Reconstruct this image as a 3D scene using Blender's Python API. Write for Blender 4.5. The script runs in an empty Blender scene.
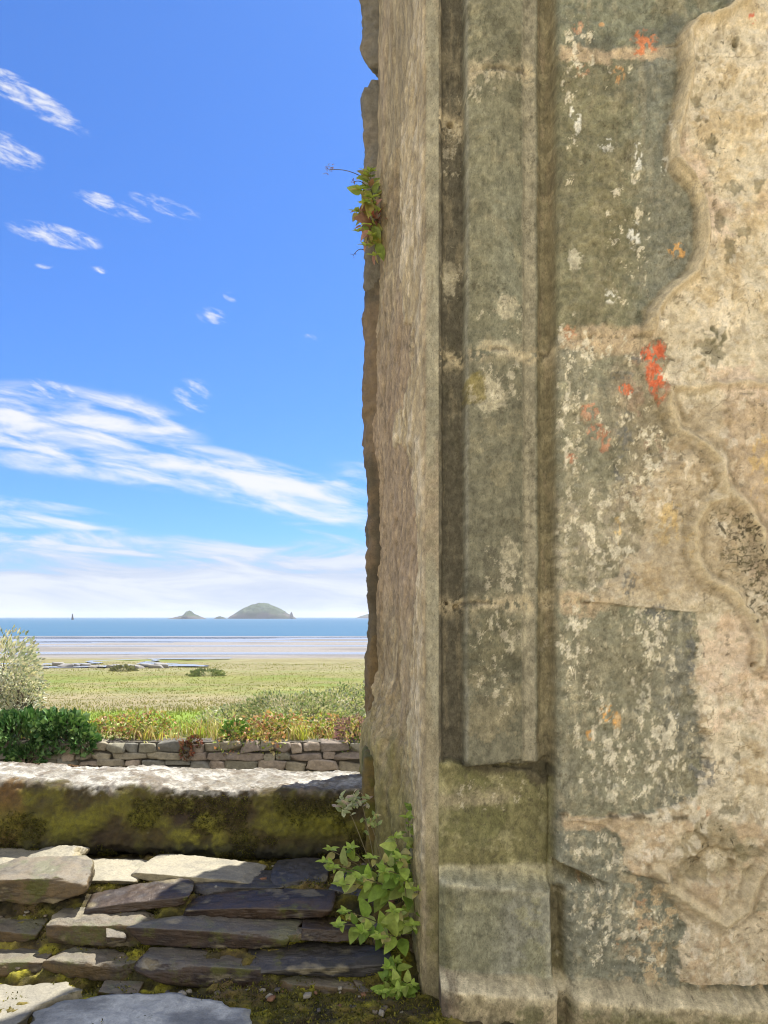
import bpy, math, random
import numpy as np
from mathutils import Vector

random.seed(7)
RNG = np.random.default_rng(11)
F = 745.0          # focal length in pixels of the 1024 px high frame
HV = 617.0         # horizon row
CZ = 1.25          # eye height above the paved floor
R = math.radians

scene = bpy.context.scene
col = scene.collection


def at(u, v, Y):
    return Vector(((u - 384.0) / F * Y, Y, CZ - (v - HV) / F * Y))


# ------------------------------------------------------------------ noise
def _perm(seed):
    r = np.random.default_rng(seed)
    return r.random(65536).astype(np.float32)


_T = {}


def _hash(ix, iy, iz, seed):
    if seed not in _T:
        _T[seed] = _perm(seed + 1000)
    h = (ix * 73856093) ^ (iy * 19349663) ^ (iz * 83492791)
    h = (h ^ (h >> 13)) * 1274126177
    h = h ^ (h >> 16)
    return _T[seed][h & 65535]


def vnoise(x, y, z=None, seed=0):
    x = np.asarray(x, dtype=np.float64); y = np.asarray(y, dtype=np.float64)
    ix = np.floor(x).astype(np.int64); iy = np.floor(y).astype(np.int64)
    fx = x - ix; fy = y - iy
    fx = fx * fx * fx * (fx * (fx * 6 - 15) + 10); fy = fy * fy * fy * (fy * (fy * 6 - 15) + 10)

    def layer(iz):
        a = _hash(ix, iy, iz, seed); b = _hash(ix + 1, iy, iz, seed)
        c = _hash(ix, iy + 1, iz, seed); d = _hash(ix + 1, iy + 1, iz, seed)
        return (a * (1 - fx) + b * fx) * (1 - fy) + (c * (1 - fx) + d * fx) * fy
    if z is None:
        return layer(np.zeros_like(ix))
    z = np.asarray(z, dtype=np.float64)
    iz = np.floor(z).astype(np.int64); fz = z - iz
    fz = fz * fz * fz * (fz * (fz * 6 - 15) + 10)
    return layer(iz) * (1 - fz) + layer(iz + 1) * fz


def fbm(x, y, z=None, oct=4, seed=0, gain=0.5):
    s = 0; a = 1.0; t = 0
    x = np.asarray(x, dtype=np.float64); y = np.asarray(y, dtype=np.float64)
    for o in range(oct):
        f = 2.03 ** o
        s = s + a * vnoise(x * f + 17.3 * o, y * f - 9.1 * o, None if z is None else np.asarray(z) * f + 5.7 * o, seed + o)
        t += a; a *= gain
    return s / t          # 0..1, mean .5


def sst(a, b, x):
    t = np.clip((x - a) / (b - a), 0, 1)
    return t * t * (3 - 2 * t)


def sst_c(a, b, x):
    if np.isscalar(a) and 0.2 < a < 1 and np.isscalar(b) and b < 1:
        m_, h_ = (a + b) / 2, (b - a) * .21
        return sst(m_ - h_, m_ + h_, x)
    return sst(a, b, x)


def lin(c):
    c = np.asarray(c, dtype=np.float64) / 255.0
    return np.where(c <= 0.04045, c / 12.92, ((c + 0.055) / 1.055) ** 2.4)


# how the shaded masonry's albedo relates to a measured picture colour
SH = np.array([1.06, 1.02, 1.00])


def alb(c):
    return np.clip(lin(c) / SH, 0.01, 0.85)


# ------------------------------------------------------------------ mesh helpers
def mesh_np(name, verts, faces, cols=None, smooth=True, msk=None):
    verts = np.asarray(verts, dtype=np.float32); faces = np.asarray(faces, dtype=np.int32)
    k = faces.shape[1]; nf = faces.shape[0]
    me = bpy.data.meshes.new(name)
    me.vertices.add(len(verts)); me.vertices.foreach_set('co', verts.ravel())
    me.loops.add(nf * k); me.loops.foreach_set('vertex_index', faces.ravel())
    me.polygons.add(nf)
    me.polygons.foreach_set('loop_start', np.arange(0, nf * k, k, dtype=np.int32))
    me.polygons.foreach_set('loop_total', np.full(nf, k, dtype=np.int32))
    me.polygons.foreach_set('use_smooth', np.full(nf, smooth, dtype=bool))
    me.update(calc_edges=True); me.validate()
    for nm, c in (('Col', cols), ('Msk', msk)):
        if c is not None:
            a = me.color_attributes.new(nm, 'FLOAT_COLOR', 'POINT')
            c = np.asarray(c, dtype=np.float32)
            if c.shape[1] == 3:
                c = np.concatenate([c, np.ones((len(c), 1), np.float32)], 1)
            a.data.foreach_set('color', c.ravel())
    return me


def obj(name, me, mat, parent=None, loc=None):
    o = bpy.data.objects.new(name, me)
    col.objects.link(o)
    if mat is not None:
        me.materials.append(mat)
    if parent is not None:
        o.parent = parent
    if loc is not None:
        o.location = loc
    return o


def tag(o, label=None, cat=None, group=None, kind=None):
    if label: o['label'] = label
    if cat: o['category'] = cat
    if group: o['group'] = group
    if kind: o['kind'] = kind
    return o


def empty(name, loc=(0, 0, 0)):
    o = bpy.data.objects.new(name, None)
    col.objects.link(o); o.location = loc; o.empty_display_size = 0.1
    return o


def grid_faces(nr, nc):
    i = np.arange(nr - 1)[:, None] * nc + np.arange(nc - 1)[None, :]
    return np.stack([i, i + 1, i + nc + 1, i + nc], -1).reshape(-1, 4)


def grid_mesh(name, P, cols=None, flip=False, msk=None, smooth=True):
    nr, nc = P.shape[:2]
    f = grid_faces(nr, nc)
    if flip: f = f[:, ::-1]
    return mesh_np(name, P.reshape(-1, 3), f, None if cols is None else cols.reshape(-1, cols.shape[-1]), smooth,
                   None if msk is None else msk.reshape(-1, msk.shape[-1]))


def join_parts(parts):
    """list of (verts, faces, cols) -> one"""
    vs, fs, cs = [], [], []; n = 0
    for v, f, c in parts:
        vs.append(v); fs.append(f + n); cs.append(c); n += len(v)
    return np.concatenate(vs), np.concatenate(fs), np.concatenate(cs)


_cube_cache = {}


def cube_dirs(n):
    if n in _cube_cache: return _cube_cache[n]
    t = np.linspace(-1, 1, n)
    t = np.tan(t * math.pi / 4)
    A, B = np.meshgrid(t, t, indexing='ij')
    O = np.ones_like(A)
    pts = []; fcs = []; k = 0
    for s in (1, -1):
        for ax in range(3):
            p = [None] * 3
            p[ax] = O * s; p[(ax + 1) % 3] = A; p[(ax + 2) % 3] = B
            pts.append(np.stack(p, -1).reshape(-1, 3))
            f = grid_faces(n, n)
            if s > 0: f = f[:, ::-1]
            fcs.append(f + k); k += n * n
    V = np.concatenate(pts); Fc = np.concatenate(fcs)
    key = np.round(V * 1e5).astype(np.int64)
    _, idx, inv = np.unique(key, axis=0, return_index=True, return_inverse=True)
    V = V[idx]; Fc = inv.reshape(-1)[Fc]
    Fc = Fc[:, ::-1]
    _cube_cache[n] = (V, Fc)
    return V, Fc


def rock(dims, seed, n=20, cuts=9, jit=0.12, rough=0.02, cutrange=(0.98, 1.3), fine=0.5, sharp=16):
    """a convex broken stone: a box with bevelling planes cut from it, then roughened"""
    r = np.random.default_rng(seed)
    V, Fc = cube_dirs(n)
    D = V / np.linalg.norm(V, axis=1, keepdims=True)
    N = []; H = []
    for ax in range(3):
        for s in (1, -1):
            nn = np.zeros(3); nn[ax] = s
            nn += r.normal(0, jit, 3); nn /= np.linalg.norm(nn)
            N.append(nn); H.append(1.0 + r.normal(0, 0.04))
    for _ in range(cuts):
        nn = r.normal(0, 1, 3); nn /= np.linalg.norm(nn)
        N.append(nn); H.append(r.uniform(*cutrange))
    N = np.array(N); H = np.array(H)
    dn = D @ N.T
    t = np.where(dn > 1e-3, H[None] / np.maximum(dn, 1e-3), 1e9)
    # soft minimum keeps edges worn rather than knife sharp
    rad = np.power(np.sum(np.power(t, -float(sharp)), axis=1), -1 / sharp)
    P = D * rad[:, None]
    hd = np.asarray(dims) / 2.0
    W = P * hd
    s = min(dims)
    q = W / max(s, 1e-6)
    nz = fbm(q[:, 0] * 2 + seed, q[:, 1] * 2, q[:, 2] * 2, 4, seed % 50) - 0.5
    nf = fbm(q[:, 0] * 9 + seed, q[:, 1] * 9, q[:, 2] * 14, 3, seed % 40) - 0.5
    W = W + D * (nz * rough * 4 + nf * rough * fine)[:, None] * s
    return W, Fc


def rotz(a):
    c, s = math.cos(a), math.sin(a)
    return np.array([[c, -s, 0], [s, c, 0], [0, 0, 1]])


def rotx(a):
    c, s = math.cos(a), math.sin(a)
    return np.array([[1, 0, 0], [0, c, -s], [0, s, c]])


def roty(a):
    c, s = math.cos(a), math.sin(a)
    return np.array([[c, 0, s], [0, 1, 0], [-s, 0, c]])


def box_vf(x0, x1, y0, y1, z0, z1):
    v = np.array([[x, y, z] for z in (z0, z1) for y in (y0, y1) for x in (x0, x1)], float)
    f = np.array([[0, 2, 3, 1], [4, 5, 7, 6], [0, 1, 5, 4], [2, 6, 7, 3], [0, 4, 6, 2], [1, 3, 7, 5]])
    return v, f


def tube(pts, r0, r1, k=6):
    pts = np.asarray(pts, float); n = len(pts)
    rings = []
    for i in range(n):
        t = pts[min(i + 1, n - 1)] - pts[max(i - 1, 0)]
        t /= (np.linalg.norm(t) + 1e-9)
        a = np.cross(t, [0.3, 0.2, 0.93]); a /= (np.linalg.norm(a) + 1e-9)
        b = np.cross(t, a)
        r = r0 + (r1 - r0) * i / (n - 1)
        th = np.arange(k) / k * 2 * math.pi
        rings.append(pts[i] + r * (np.cos(th)[:, None] * a + np.sin(th)[:, None] * b))
    V = np.concatenate(rings); fs = []
    for i in range(n - 1):
        for j in range(k):
            fs.append([i * k + j, i * k + (j + 1) % k, (i + 1) * k + (j + 1) % k, (i + 1) * k + j])
    return V, np.array(fs)


# ------------------------------------------------------------------ materials
def new_mat(name):
    m = bpy.data.materials.new(name); m.use_nodes = True
    nt = m.node_tree; nt.nodes.clear()
    return m, nt, nt.nodes, nt.links


def out_bsdf(nt):
    o = nt.nodes.new('ShaderNodeOutputMaterial')
    b = nt.nodes.new('ShaderNodeBsdfPrincipled')
    nt.links.new(b.outputs[0], o.inputs[0])
    return o, b


def noise_node(nt, vec, scale, detail=6, rough=0.6, dist=0.0):
    n = nt.nodes.new('ShaderNodeTexNoise')
    n.inputs['Scale'].default_value = scale; n.inputs['Detail'].default_value = detail
    n.inputs['Roughness'].default_value = rough; n.inputs['Distortion'].default_value = dist
    nt.links.new(vec, n.inputs['Vector'])
    return n.outputs[0]


def maprange(nt, s, a, b, c, d, smooth=False):
    n = nt.nodes.new('ShaderNodeMapRange')
    n.interpolation_type = 'SMOOTHSTEP' if smooth else 'LINEAR'
    for i, x in zip((1, 2, 3, 4), (a, b, c, d)):
        if hasattr(x, 'node'): nt.links.new(x, n.inputs[i])
        else: n.inputs[i].default_value = x
    nt.links.new(s, n.inputs[0])
    return n.outputs[0]


def mth(nt, op, a, b=None, c=None):
    n = nt.nodes.new('ShaderNodeMath'); n.operation = op
    for i, x in enumerate((a, b, c)):
        if x is None: continue
        if isinstance(x, (int, float)): n.inputs[i].default_value = x
        else: nt.links.new(x, n.inputs[i])
    return n.outputs[0]


def mixc(nt, fac, a, b, mode='MIX'):
    n = nt.nodes.new('ShaderNodeMix'); n.data_type = 'RGBA'; n.blend_type = mode
    for s, x in ((n.inputs['Factor'], fac), (n.inputs['A'], a), (n.inputs['B'], b)):
        if s.type == 'RGBA' and isinstance(x, (tuple, list, np.ndarray)):
            s.default_value = (*[float(q) for q in x[:3]], 1.0)
        elif isinstance(x, (int, float)): s.default_value = x
        else: nt.links.new(x, s)
    for s in n.inputs:
        pass
    return n.outputs['Result']


def mix_rgba(nt, fac, a, b, mode='MIX'):
    n = nt.nodes.new('ShaderNodeMix'); n.data_type = 'RGBA'; n.blend_type = mode
    I = n.inputs[0], n.inputs[6], n.inputs[7]
    for s, x in zip(I, (fac, a, b)):
        if isinstance(x, (int, float)): s.default_value = x
        elif isinstance(x, (tuple, list, np.ndarray)): s.default_value = (*[float(q) for q in x[:3]], 1.0)
        else: nt.links.new(x, s)
    return n.outputs[2]


def masonry_mat(name, zs=1.0, lo=0.62, hi=1.38, bump=0.35, rough=0.9, fleck=alb((226, 212, 176)), s1=55, s2=230, bdist=0.004):
    """stone or render: colour from the mesh, broken by fine grain, pits and lichen flecks"""
    m, nt, N, L = new_mat(name)
    o, b = out_bsdf(nt)
    tc = N.new('ShaderNodeTexCoord')
    mp = N.new('ShaderNodeMapping'); mp.inputs['Scale'].default_value = (1, 1, zs)
    L.new(tc.outputs['Object'], mp.inputs['Vector'])
    v = mp.outputs[0]
    ca = N.new('ShaderNodeVertexColor'); ca.layer_name = 'Col'
    ma = N.new('ShaderNodeVertexColor'); ma.layer_name = 'Msk'
    sp = N.new('ShaderNodeSeparateColor'); L.new(ma.outputs[0], sp.inputs[0])
    n1 = noise_node(nt, v, s1, 8, 0.68, 0.3)
    n2 = noise_node(nt, v, s2, 4, 0.6)
    g = mth(nt, 'ADD', mth(nt, 'MULTIPLY', n1, 0.65), mth(nt, 'MULTIPLY', n2, 0.35))
    k = maprange(nt, g, 0.36, 0.64, lo, hi)
    nl = noise_node(nt, v, 14, 6, 0.7, 0.4)
    k = mth(nt, 'MULTIPLY', k, maprange(nt, nl, 0.32, 0.68, 0.86, 1.14))
    ng = noise_node(nt, v, 330, 5, 0.75)
    k = mth(nt, 'MULTIPLY', k, maprange(nt, ng, 0.57, 0.64, 1.0, 0.55, True))
    k = mth(nt, 'MULTIPLY', k, maprange(nt, ng, 0.36, 0.42, 1.3, 1.0, True))
    cm = N.new('ShaderNodeVectorMath'); cm.operation = 'SCALE'
    L.new(ca.outputs[0], cm.inputs[0]); L.new(k, cm.inputs['Scale'])
    base = cm.outputs[0]
    # pale flecks where the mask says so
    nf = noise_node(nt, v, 75, 10, 0.74, 0.5)
    th = mth(nt, 'SUBTRACT', 0.735, mth(nt, 'MULTIPLY', sp.outputs[0], 0.20))
    fk = maprange(nt, mth(nt, 'SUBTRACT', nf, th), 0.0, 0.015, 0, 1, True)
    fk = mth(nt, 'MULTIPLY', fk, mth(nt, 'MINIMUM', mth(nt, 'MULTIPLY', sp.outputs[0], 5.0), 1.0))
    base = mix_rgba(nt, fk, base, fleck)
    # dark pits and cracks
    vo = N.new('ShaderNodeTexVoronoi'); vo.feature = 'F1'; vo.inputs['Scale'].default_value = 120
    L.new(v, vo.inputs['Vector'])
    nd = noise_node(nt, v, 33, 6, 0.7, 1.2)
    td = mth(nt, 'SUBTRACT', 0.74, mth(nt, 'MULTIPLY', sp.outputs[1], 0.20))
    dk = maprange(nt, mth(nt, 'SUBTRACT', nd, td), 0.0, 0.05, 0, 1, True)
    dk = mth(nt, 'MULTIPLY', dk, mth(nt, 'MINIMUM', mth(nt, 'MULTIPLY', sp.outputs[1], 5.0), 0.85))
    base = mix_rgba(nt, dk, base, alb((78, 70, 50)))
    L.new(base, b.inputs['Base Color'])
    b.inputs['Roughness'].default_value = rough
    b.inputs['Specular IOR Level'].default_value = 0.25
    h = mth(nt, 'ADD', g, mth(nt, 'MULTIPLY', fk, 0.25))
    h = mth(nt, 'SUBTRACT', h, mth(nt, 'MULTIPLY', dk, 0.3))
    h = mth(nt, 'ADD', h, mth(nt, 'MULTIPLY', nl, 0.8))
    bp = N.new('ShaderNodeBump'); bp.inputs['Strength'].default_value = bump; bp.inputs['Distance'].default_value = bdist
    L.new(h, bp.inputs['Height']); L.new(bp.outputs[0], b.inputs['Normal'])
    return m


def stone_mat(name, gloss=0.6, bump=0.3, s1=40, moss=0.0, lo=0.6, hi=1.45, dots=0.55, crust=0.0):
    m, nt, N, L = new_mat(name)
    o, b = out_bsdf(nt)
    tc = N.new('ShaderNodeTexCoord'); v = tc.outputs['Object']
    ca = N.new('ShaderNodeVertexColor'); ca.layer_name = 'Col'
    n1 = noise_node(nt, v, s1, 8, 0.65, 0.2)
    n2 = noise_node(nt, v, s1 * 5, 5, 0.6)
    g = mth(nt, 'ADD', mth(nt, 'MULTIPLY', n1, 0.65), mth(nt, 'MULTIPLY', n2, 0.35))
    k = maprange(nt, g, 0.33, 0.67, lo, hi)
    cm = N.new('ShaderNodeVectorMath'); cm.operation = 'SCALE'
    L.new(ca.outputs[0], cm.inputs[0]); L.new(k, cm.inputs['Scale'])
    base = cm.outputs[0]
    if moss > 0:
        ge = N.new('ShaderNodeNewGeometry'); sx = N.new('ShaderNodeSeparateXYZ')
        L.new(ge.outputs['Position'], sx.inputs[0])
        nm = noise_node(nt, ge.outputs['Position'], 9, 7, 0.68)
        f = maprange(nt, nm, 0.62 - moss * 0.25, 0.70 - moss * 0.2, 0, 1, True)
        mc = mix_rgba(nt, n2, (0.022, 0.024, 0.004), (0.10, 0.095, 0.012))
        base = mix_rgba(nt, f, base, mc)
    if crust > 0:  # pale dust and lichen on upward faces, also painting in lit tops and sheen
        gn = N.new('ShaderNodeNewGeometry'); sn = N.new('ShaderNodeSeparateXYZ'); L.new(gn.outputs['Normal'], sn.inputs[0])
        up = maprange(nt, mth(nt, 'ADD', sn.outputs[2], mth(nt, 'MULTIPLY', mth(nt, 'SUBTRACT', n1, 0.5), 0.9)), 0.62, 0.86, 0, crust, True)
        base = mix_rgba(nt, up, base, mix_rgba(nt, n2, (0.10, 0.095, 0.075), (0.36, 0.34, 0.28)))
    # scattered round lichen
    vo = N.new('ShaderNodeTexVoronoi'); vo.inputs['Scale'].default_value = 34
    L.new(v, vo.inputs['Vector'])
    sc = N.new('ShaderNodeSeparateColor'); L.new(vo.outputs['Color'], sc.inputs[0])
    rr = maprange(nt, sc.outputs[0], 0.88, 1.0, 0.0, 0.26)
    lf = maprange(nt, mth(nt, 'SUBTRACT', mth(nt, 'ADD', vo.outputs['Distance'], mth(nt, 'MULTIPLY', n2, 0.5)), rr), 0.17, 0.23, 1, 0, True)
    base = mix_rgba(nt, mth(nt, 'MULTIPLY', lf, dots), base, (0.26, 0.25, 0.20))
    L.new(base, b.inputs['Base Color'])
    L.new(maprange(nt, n1, 0.3, 0.7, gloss - 0.1, gloss + 0.15), b.inputs['Roughness'])
    bp = N.new('ShaderNodeBump'); bp.inputs['Strength'].default_value = bump; bp.inputs['Distance'].default_value = 0.006
    L.new(g, bp.inputs['Height']); L.new(bp.outputs[0], b.inputs['Normal'])
    return m


def leaf_mat(name, trans=0.35, rough=0.55, var=0.25, scale=60):
    m, nt, N, L = new_mat(name)
    o = N.new('ShaderNodeOutputMaterial')
    b = N.new('ShaderNodeBsdfPrincipled'); t = N.new('ShaderNodeBsdfTranslucent'); mx = N.new('ShaderNodeMixShader')
    ca = N.new('ShaderNodeVertexColor'); ca.layer_name = 'Col'
    tc = N.new('ShaderNodeTexCoord')
    n = noise_node(nt, tc.outputs['Object'], scale, 4, 0.6)
    k = maprange(nt, n, 0.3, 0.7, 1 - var, 1 + var)
    cm = N.new('ShaderNodeVectorMath'); cm.operation = 'SCALE'
    L.new(ca.outputs[0], cm.inputs[0]); L.new(k, cm.inputs['Scale'])
    L.new(cm.outputs[0], b.inputs['Base Color'])
    b.inputs['Roughness'].default_value = rough
    b.inputs['Specular IOR Level'].default_value = 0.3
    tcx = mix_rgba(nt, 1.0, cm.outputs[0], (1.3, 1.25, 0.6), 'MULTIPLY')
    L.new(tcx, t.inputs['Color'])
    mx.inputs[0].default_value = trans
    L.new(b.outputs[0], mx.inputs[1]); L.new(t.outputs[0], mx.inputs[2]); L.new(mx.outputs[0], o.inputs[0])
    return m


def plain_mat(name, c, rough=0.8, var=0.3, scale=20, bump=0.2, dist=0.01):
    m, nt, N, L = new_mat(name)
    o, b = out_bsdf(nt)
    tc = N.new('ShaderNodeTexCoord')
    n = noise_node(nt, tc.outputs['Object'], scale, 7, 0.65)
    base = mix_rgba(nt, n, tuple(np.array(c) * (1 - var)), tuple(np.array(c) * (1 + var)))
    L.new(base, b.inputs['Base Color']); b.inputs['Roughness'].default_value = rough
    bp = N.new('ShaderNodeBump'); bp.inputs['Strength'].default_value = bump; bp.inputs['Distance'].default_value = dist
    L.new(n, bp.inputs['Height']); L.new(bp.outputs[0], b.inputs['Normal'])
    return m


# ------------------------------------------------------------------ camera
cam_d = bpy.data.cameras.new('camera'); cam = bpy.data.objects.new('camera', cam_d); col.objects.link(cam)
cam.location = (0, 0, CZ); cam.rotation_euler = (math.pi / 2, 0, 0)
cam_d.sensor_fit = 'AUTO'; cam_d.sensor_width = 36; cam_d.lens = F / 1024 * 36
cam_d.shift_y = (HV - 512) / 1024
cam_d.clip_start = 0.05; cam_d.clip_end = 40000
scene.camera = cam
scene.cycles.filter_width = 1.1
scene.cycles.use_denoising = True
scene.cycles.denoising_prefilter = 'ACCURATE'

# ------------------------------------------------------------------ light
SUN_EL, SUN_AZ = R(61), R(35)
sun_dir = Vector((math.sin(SUN_AZ) * math.cos(SUN_EL), math.cos(SUN_AZ) * math.cos(SUN_EL), math.sin(SUN_EL)))
sd = bpy.data.lights.new('sun', 'SUN'); so = bpy.data.objects.new('sun', sd); col.objects.link(so)
sd.energy = 5.0; sd.angle = R(0.53); sd.color = (1.0, 0.95, 0.86)
so.rotation_euler = sun_dir.to_track_quat('Z', 'Y').to_euler(); so.location = (4, 8, 20)

EXPO = 1.15
WSTR = 0.15
scene.view_settings.view_transform = 'Standard'
scene.view_settings.look = 'None'
scene.view_settings.exposure = EXPO
scene.view_settings.gamma = 1.0
scene.view_settings.use_curve_mapping = False


class S:
    """small expression wrapper round math nodes"""
    nt = None

    def __init__(self, s): self.s = s

    def _o(self, op, b, rev=False):
        b = b.s if isinstance(b, S) else b
        return S(mth(S.nt, op, b, self.s) if rev else mth(S.nt, op, self.s, b))

    def __add__(self, b): return self._o('ADD', b)
    def __radd__(self, b): return self._o('ADD', b)
    def __sub__(self, b): return self._o('SUBTRACT', b)
    def __rsub__(self, b): return self._o('SUBTRACT', b, True)
    def __mul__(self, b): return self._o('MULTIPLY', b)
    def __rmul__(self, b): return self._o('MULTIPLY', b)
    def __truediv__(self, b): return self._o('DIVIDE', b)
    def max(self, b): return self._o('MAXIMUM', b)
    def min(self, b): return self._o('MINIMUM', b)
    def ss(self, a, b): return S(maprange(S.nt, self.s, a, b, 0, 1, True))


def build_world():
    w = bpy.data.worlds.new('World'); scene.world = w; w.use_nodes = True
    nt = w.node_tree; nt.nodes.clear(); N = nt.nodes; L = nt.links
    S.nt = nt
    out = N.new('ShaderNodeOutputWorld'); bg = N.new('ShaderNodeBackground')
    L.new(bg.outputs[0], out.inputs[0])
    sky = N.new('ShaderNodeTexSky'); sky.sky_type = 'NISHITA'; sky.sun_disc = False
    sky.sun_elevation = SUN_EL; sky.sun_rotation = SUN_AZ
    sky.altitude = 10; sky.air_density = 1.0; sky.dust_density = 0.6; sky.ozone_density = 2.0
    tc = N.new('ShaderNodeTexCoord'); sx = N.new('ShaderNodeSeparateXYZ')
    L.new(tc.outputs['Generated'], sx.inputs[0])
    x = S(sx.outputs[0]); y = S(mth(nt, 'MAXIMUM', mth(nt, 'ABSOLUTE', sx.outputs[1]), 0.08)); z = S(sx.outputs[2])
    # bearings on a distant vertical plane to the north: a = tan(azimuth), b = tan(elevation)
    a = x / y * 745.0 + 384.0
    b = 617.0 - z / y * 745.0
    cv = N.new('ShaderNodeCombineXYZ'); L.new(a.s, cv.inputs[0]); L.new(b.s, cv.inputs[1])

    def nz(sx_, sy_, rot, detail=7, rough=0.6, dist=0.5, off=0.0):
        mp = N.new('ShaderNodeMapping'); mp.vector_type = 'TEXTURE'
        mp.inputs['Rotation'].default_value = (0, 0, rot); mp.inputs['Scale'].default_value = (sx_, sy_, 1)
        mp.inputs['Location'].default_value = (off, off * 0.7, 0)
        L.new(cv.outputs[0], mp.inputs['Vector'])
        return S(noise_node(nt, mp.outputs[0], 1.0, detail, rough, dist))
    n_w = nz(88, 19, R(11), 8, 0.56, 0.35)
    n_s = nz(30, 9, R(24), 8, 0.62, 0.3, 300)
    n_b = nz(150, 26, R(4), 7, 0.58, 0.6, 90)

    def streak(cx, cy, hl, ht, deg, s=1.0):
        c, sn = math.cos(R(deg)), math.sin(R(deg))
        dx = a - cx; dy = b - cy
        p = (dx * c + dy * sn) * (1.0 / hl); q = (dy * c - dx * sn) * (1.0 / ht)
        return (1.0 - (p * p + q * q)).max(0.0) * s

    hi = None
    for args in [(34, 100, 74, 15, 33, 1.1), (-5, 145, 60, 20, 24, 1.0), (112, 206, 48, 10, 20, 0.95),
                 (166, 206, 46, 10, 19, 0.65), (54, 235, 56, 13, 12, 1.0), (44, 265, 12, 5, 5, .6), (97, 270, 16, 5, 6, .6),
                 (212, 316, 19, 10, 14, .95), (231, 297, 10, 6, 20, .7), (311, 338, 9, 5, 20, .6),
                 (192, 396, 26, 22, 10, .6), (48, 389, 40, 12, 8, .75), (-60, 60, 90, 22, 30, 1.0), (-150, 200, 120, 30, 16, 1.0),
                 (470, 120, 120, 26, -12, .9), (700, 260, 160, 40, 6, 1.0), (420, -260, 300, 60, 12, 1.0)]:
        t = streak(*args)
        hi = t if hi is None else hi.max(t)
    dh = (hi * 0.7 + (n_s - 0.5) * 3.4 * hi.ss(0.0, 0.45)).ss(0.08, 1.35) * 0.9
    band = None
    for args in [(60, 430, 160, 52, 6, 1.3), (250, 482, 170, 30, 14, 1.25), (-160, 420, 240, 60, 3, 1.2), (120, 462, 180, 26, 9, 1.1),
                 (20, 506, 112, 10, 7, 1.0), (10, 520, 120, 9, 4, .9), (345, 483, 30, 6, -4, .8), (560, 500, 260, 40, 6, 1.2)]:
        t = streak(*args)
        band = t if band is None else band.max(t)
    db = (band * 0.62 + (n_w - 0.5) * 3.6 * band.ss(0.0, 0.55)).ss(0.0, 1.2) * 0.96
    bank = ((b - 534.0) * (1 / 30.0) + (n_b - 0.5) * 6.0).ss(-0.4, 1.1) * 0.95
    low = (b - 530.0).ss(0.0, 80.0) * 0.6
    bank = bank.max(low)
    white = dh.max(db)
    skyc = N.new('ShaderNodeVectorMath'); skyc.operation = 'MULTIPLY'
    L.new(sky.outputs[0], skyc.inputs[0]); skyc.inputs[1].default_value = SKYMUL
    k = 1.0 / (WSTR * 2 ** EXPO)
    cb = lin((236, 241, 251)) * k; cb2 = lin((204, 216, 240)) * k
    bc = mix_rgba(nt, n_b.ss(0.38, 0.62).s, tuple(cb2), tuple(cb))
    c1 = mix_rgba(nt, bank.s, skyc.outputs[0], bc)
    c2 = mix_rgba(nt, white.min(0.96).s, c1, tuple(lin((250, 251, 254)) * k))
    # below the horizon the sea reflects into the haze: keep it pale
    # unseen bright cloud added behind the camera to fill the shaded wall
    no = N.new('ShaderNodeTexNoise'); no.inputs['Scale'].default_value = 2.6; no.inputs['Detail'].default_value = 6
    L.new(tc.outputs['Generated'], no.inputs['Vector'])
    rear_fill = S(maprange(nt, sx.outputs[1], -0.05, -0.4, 0, 1, True)) * S(no.outputs[0]).ss(0.34, 0.56) * S(maprange(nt, sx.outputs[2], 0.0, 0.1, 0, 1, True))
    c2 = mix_rgba(nt, rear_fill.s, c2, tuple(np.array((1.0, 0.96, 0.90)) * REAR_FILL * k))
    L.new(c2, bg.inputs[0]); bg.inputs[1].default_value = WSTR


REAR_FILL = 1.8
SKYMUL = (0.195, 0.338, 0.58)
build_world()

# ------------------------------------------------------------------ materials used
M_reveal = masonry_mat('worn render of the reveal', zs=0.6, lo=0.66, hi=1.34, bump=0.8, s1=42)
M_ashlar = masonry_mat('lichened ashlar', lo=0.68, hi=1.34, bump=0.9, zs=0.8)
M_plaster = masonry_mat('old lime plaster', lo=0.76, hi=1.22, bump=0.95, s1=38, s2=170, bdist=.006)
M_mould = masonry_mat('weathered moulding stone', lo=0.66, hi=1.36, bump=0.8, zs=0.6)
M_edge = stone_mat('rough edge stone', 0.9, 0.9, 45, dots=0.0)
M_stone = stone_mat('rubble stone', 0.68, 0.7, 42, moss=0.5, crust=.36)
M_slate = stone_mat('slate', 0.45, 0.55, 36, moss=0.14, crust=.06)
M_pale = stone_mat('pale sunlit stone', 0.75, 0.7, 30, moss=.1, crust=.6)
M_core = plain_mat('wall core', (0.2, 0.17, 0.12))
M_leaf = leaf_mat('soft green leaf', 0.42)
M_stem = plain_mat('plant stem', (0.12, 0.10, 0.04), 0.7)

# ------------------------------------------------------------------ THE WALL
wall = tag(empty('stone_wall', at(600, 1000, 2.0)), 'weathered stone wall with moulded window jamb and flaking cream plaster', 'wall')
WL = Vector(wall.location)


def to_local(P):
    return P - np.array(WL)


def polydist(U, V, pts):
    d = np.full(U.shape, 1e9)
    for (x0, y0), (x1, y1) in zip(pts[:-1], pts[1:]):
        dx, dy = x1 - x0, y1 - y0
        t = np.clip(((U - x0) * dx + (V - y0) * dy) / (dx * dx + dy * dy + 1e-9), 0, 1)
        d = np.minimum(d, np.hypot(U - x0 - t * dx, V - y0 - t * dy))
    return d


def blob(U, V, cx, cy, rx, ry, nz=None, k=0.6):
    e = np.hypot((U - cx) / rx, (V - cy) / ry)
    if nz is not None: e = e + (nz - 0.5) * 2 * k
    return 1 - sst(0.75, 1.1, e)


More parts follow.
